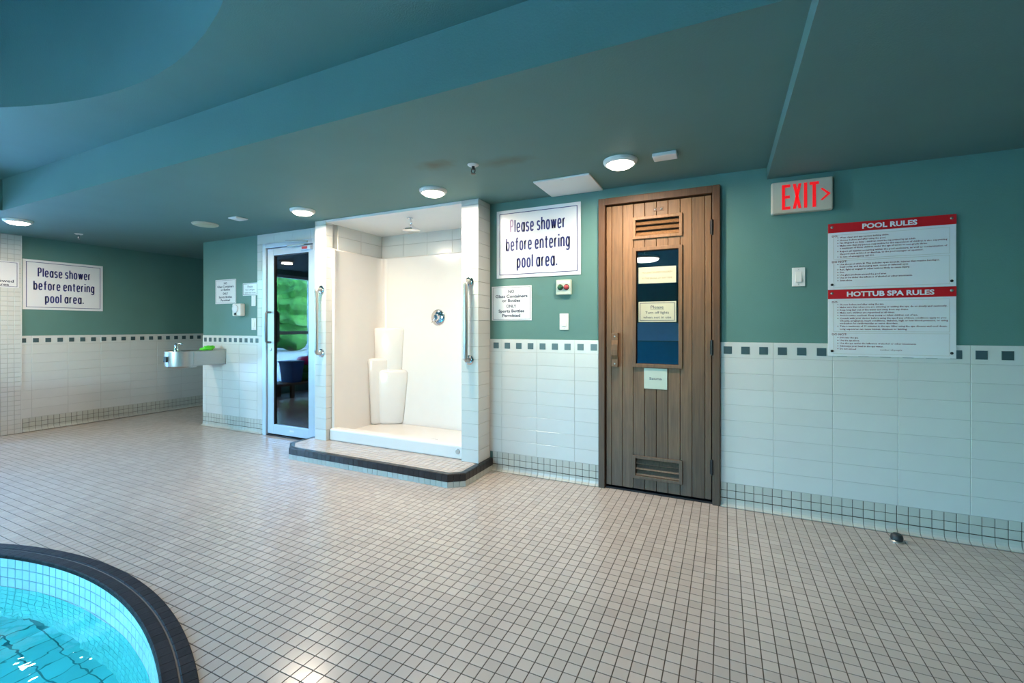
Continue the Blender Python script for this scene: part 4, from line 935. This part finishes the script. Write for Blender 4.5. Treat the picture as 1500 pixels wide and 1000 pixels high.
# ------------------------------------------------------------------ poolside things by the glazed wall (seen mirrored in the glass door)
t = thing('bench', 'low wooden bench by the glazed wall', 'bench', (-6.75, .75, -.045))
for k in range(4): obj('slat', MB().box(-.2 + k * .105, -.2 + k * .105 + .09, -.9, .9, .26, .295), 'woodtrim', t, bevel=.004)
for y in (-.7, .7):
    for x in (-.17, .17): obj('leg', MB().box(x - .025, x + .025, y - .03, y + .03, .045, .26), 'woodtrim', t, bevel=.003)
def ringmesh(R, r):
    b = MB(); n, m_ = 36, 14
    vs = [((R + r * math.cos(2 * PI * j / m_)) * math.cos(2 * PI * i / n), (R + r * math.cos(2 * PI * j / m_)) * math.sin(2 * PI * i / n), r * math.sin(2 * PI * j / m_)) for i in range(n) for j in range(m_)]
    return b.add(vs, [(i * m_ + j, ((i + 1) % n) * m_ + j, ((i + 1) % n) * m_ + (j + 1) % m_, i * m_ + (j + 1) % m_) for i in range(n) for j in range(m_)])
o = obj('swim_ring', ringmesh(.17, .07), 'pink', None, (-6.74, .93, .60), smooth=True); tag(o, 'pink inflatable swim ring lying on two green ones', 'swim ring')
o = obj('swim_ring', ringmesh(.17, .07), 'greentoy', None, (-6.74, .92, .46), smooth=True); tag(o, 'green inflatable swim ring directly under the pink one', 'swim ring')
o = obj('swim_ring', ringmesh(.17, .07), 'greentoy', None, (-6.74, .92, .32), smooth=True); tag(o, 'lowest green inflatable swim ring on the bench', 'swim ring')
t = thing('storage_tub', 'blue plastic storage tub on the bench', 'tub', (-6.75, 1.33, .25))
obj('body', MB().add([(-.14, -.09, 0), (.14, -.09, 0), (.14, .09, 0), (-.14, .09, 0), (-.17, -.12, .34), (.17, -.12, .34), (.17, .12, .34), (-.17, .12, .34)], [(3, 2, 1, 0), (0, 1, 5, 4), (1, 2, 6, 5), (2, 3, 7, 6), (3, 0, 4, 7), (4, 5, 6, 7)]), 'blue', t, bevel=.01)
obj('lid', MB().box(-.18, .18, -.13, .13, .335, .365), 'blue', t, bevel=.008)

# ------------------------------------------------------------------ garden outside the windows
o = obj('ground', MB().box(-40, XL - .31, -30, 20, -.3, -.06).box(XL - .31, 30, -30, YR - .31, -.3, -.06), 'patio'); tag(o, 'pale patio outside the windows', 'ground', kind='structure')
def tree(label, x, y, h, r, seed):
    t = thing('tree', label, 'tree', (x, y, -.06), group='garden trees'); rg = random.Random(seed)
    obj('trunk', MB().tube([(0, 0, 0), (.05, .03, h * .3), (0, .02, h * .6)], [.16, .12, .07], 10), 'bark', t, smooth=True)
    bm = bmesh.new(); bmesh.ops.create_icosphere(bm, subdivisions=4, radius=1); ph = [rg.uniform(0, 6) for _ in range(4)]
    for v in bm.verts:
        c_ = v.co; k = 1 + .13 * math.sin(6 * c_.x + ph[0]) * math.sin(7 * c_.y + ph[1]) + .09 * math.sin(13 * c_.z + ph[2] + 5 * c_.x) + rg.uniform(-.05, .05)
        v.co = Vector((c_.x * r * k, c_.y * r * k, h * .52 + c_.z * h * .46 * k))
    me = bpy.data.meshes.new('crown'); bm.to_mesh(me); bm.free(); obj('crown', me, 'leaf', t)
for i, (x, y, h_, r) in enumerate(((-20.5, 4.6, 4.6, 2.1), (-20.2, 0.0, 4.0, 2.1), (-21.0, -4.8, 4.4, 2.2), (-20.6, -9.6, 4.0, 2.1), (-22.5, -14.6, 4.6, 2.4))):
    tree(('tall', 'low round', 'broad', 'squat', 'farthest large')[i] + ' leafy green tree in the garden beyond the glazed wall', x, y, h_, r, i)
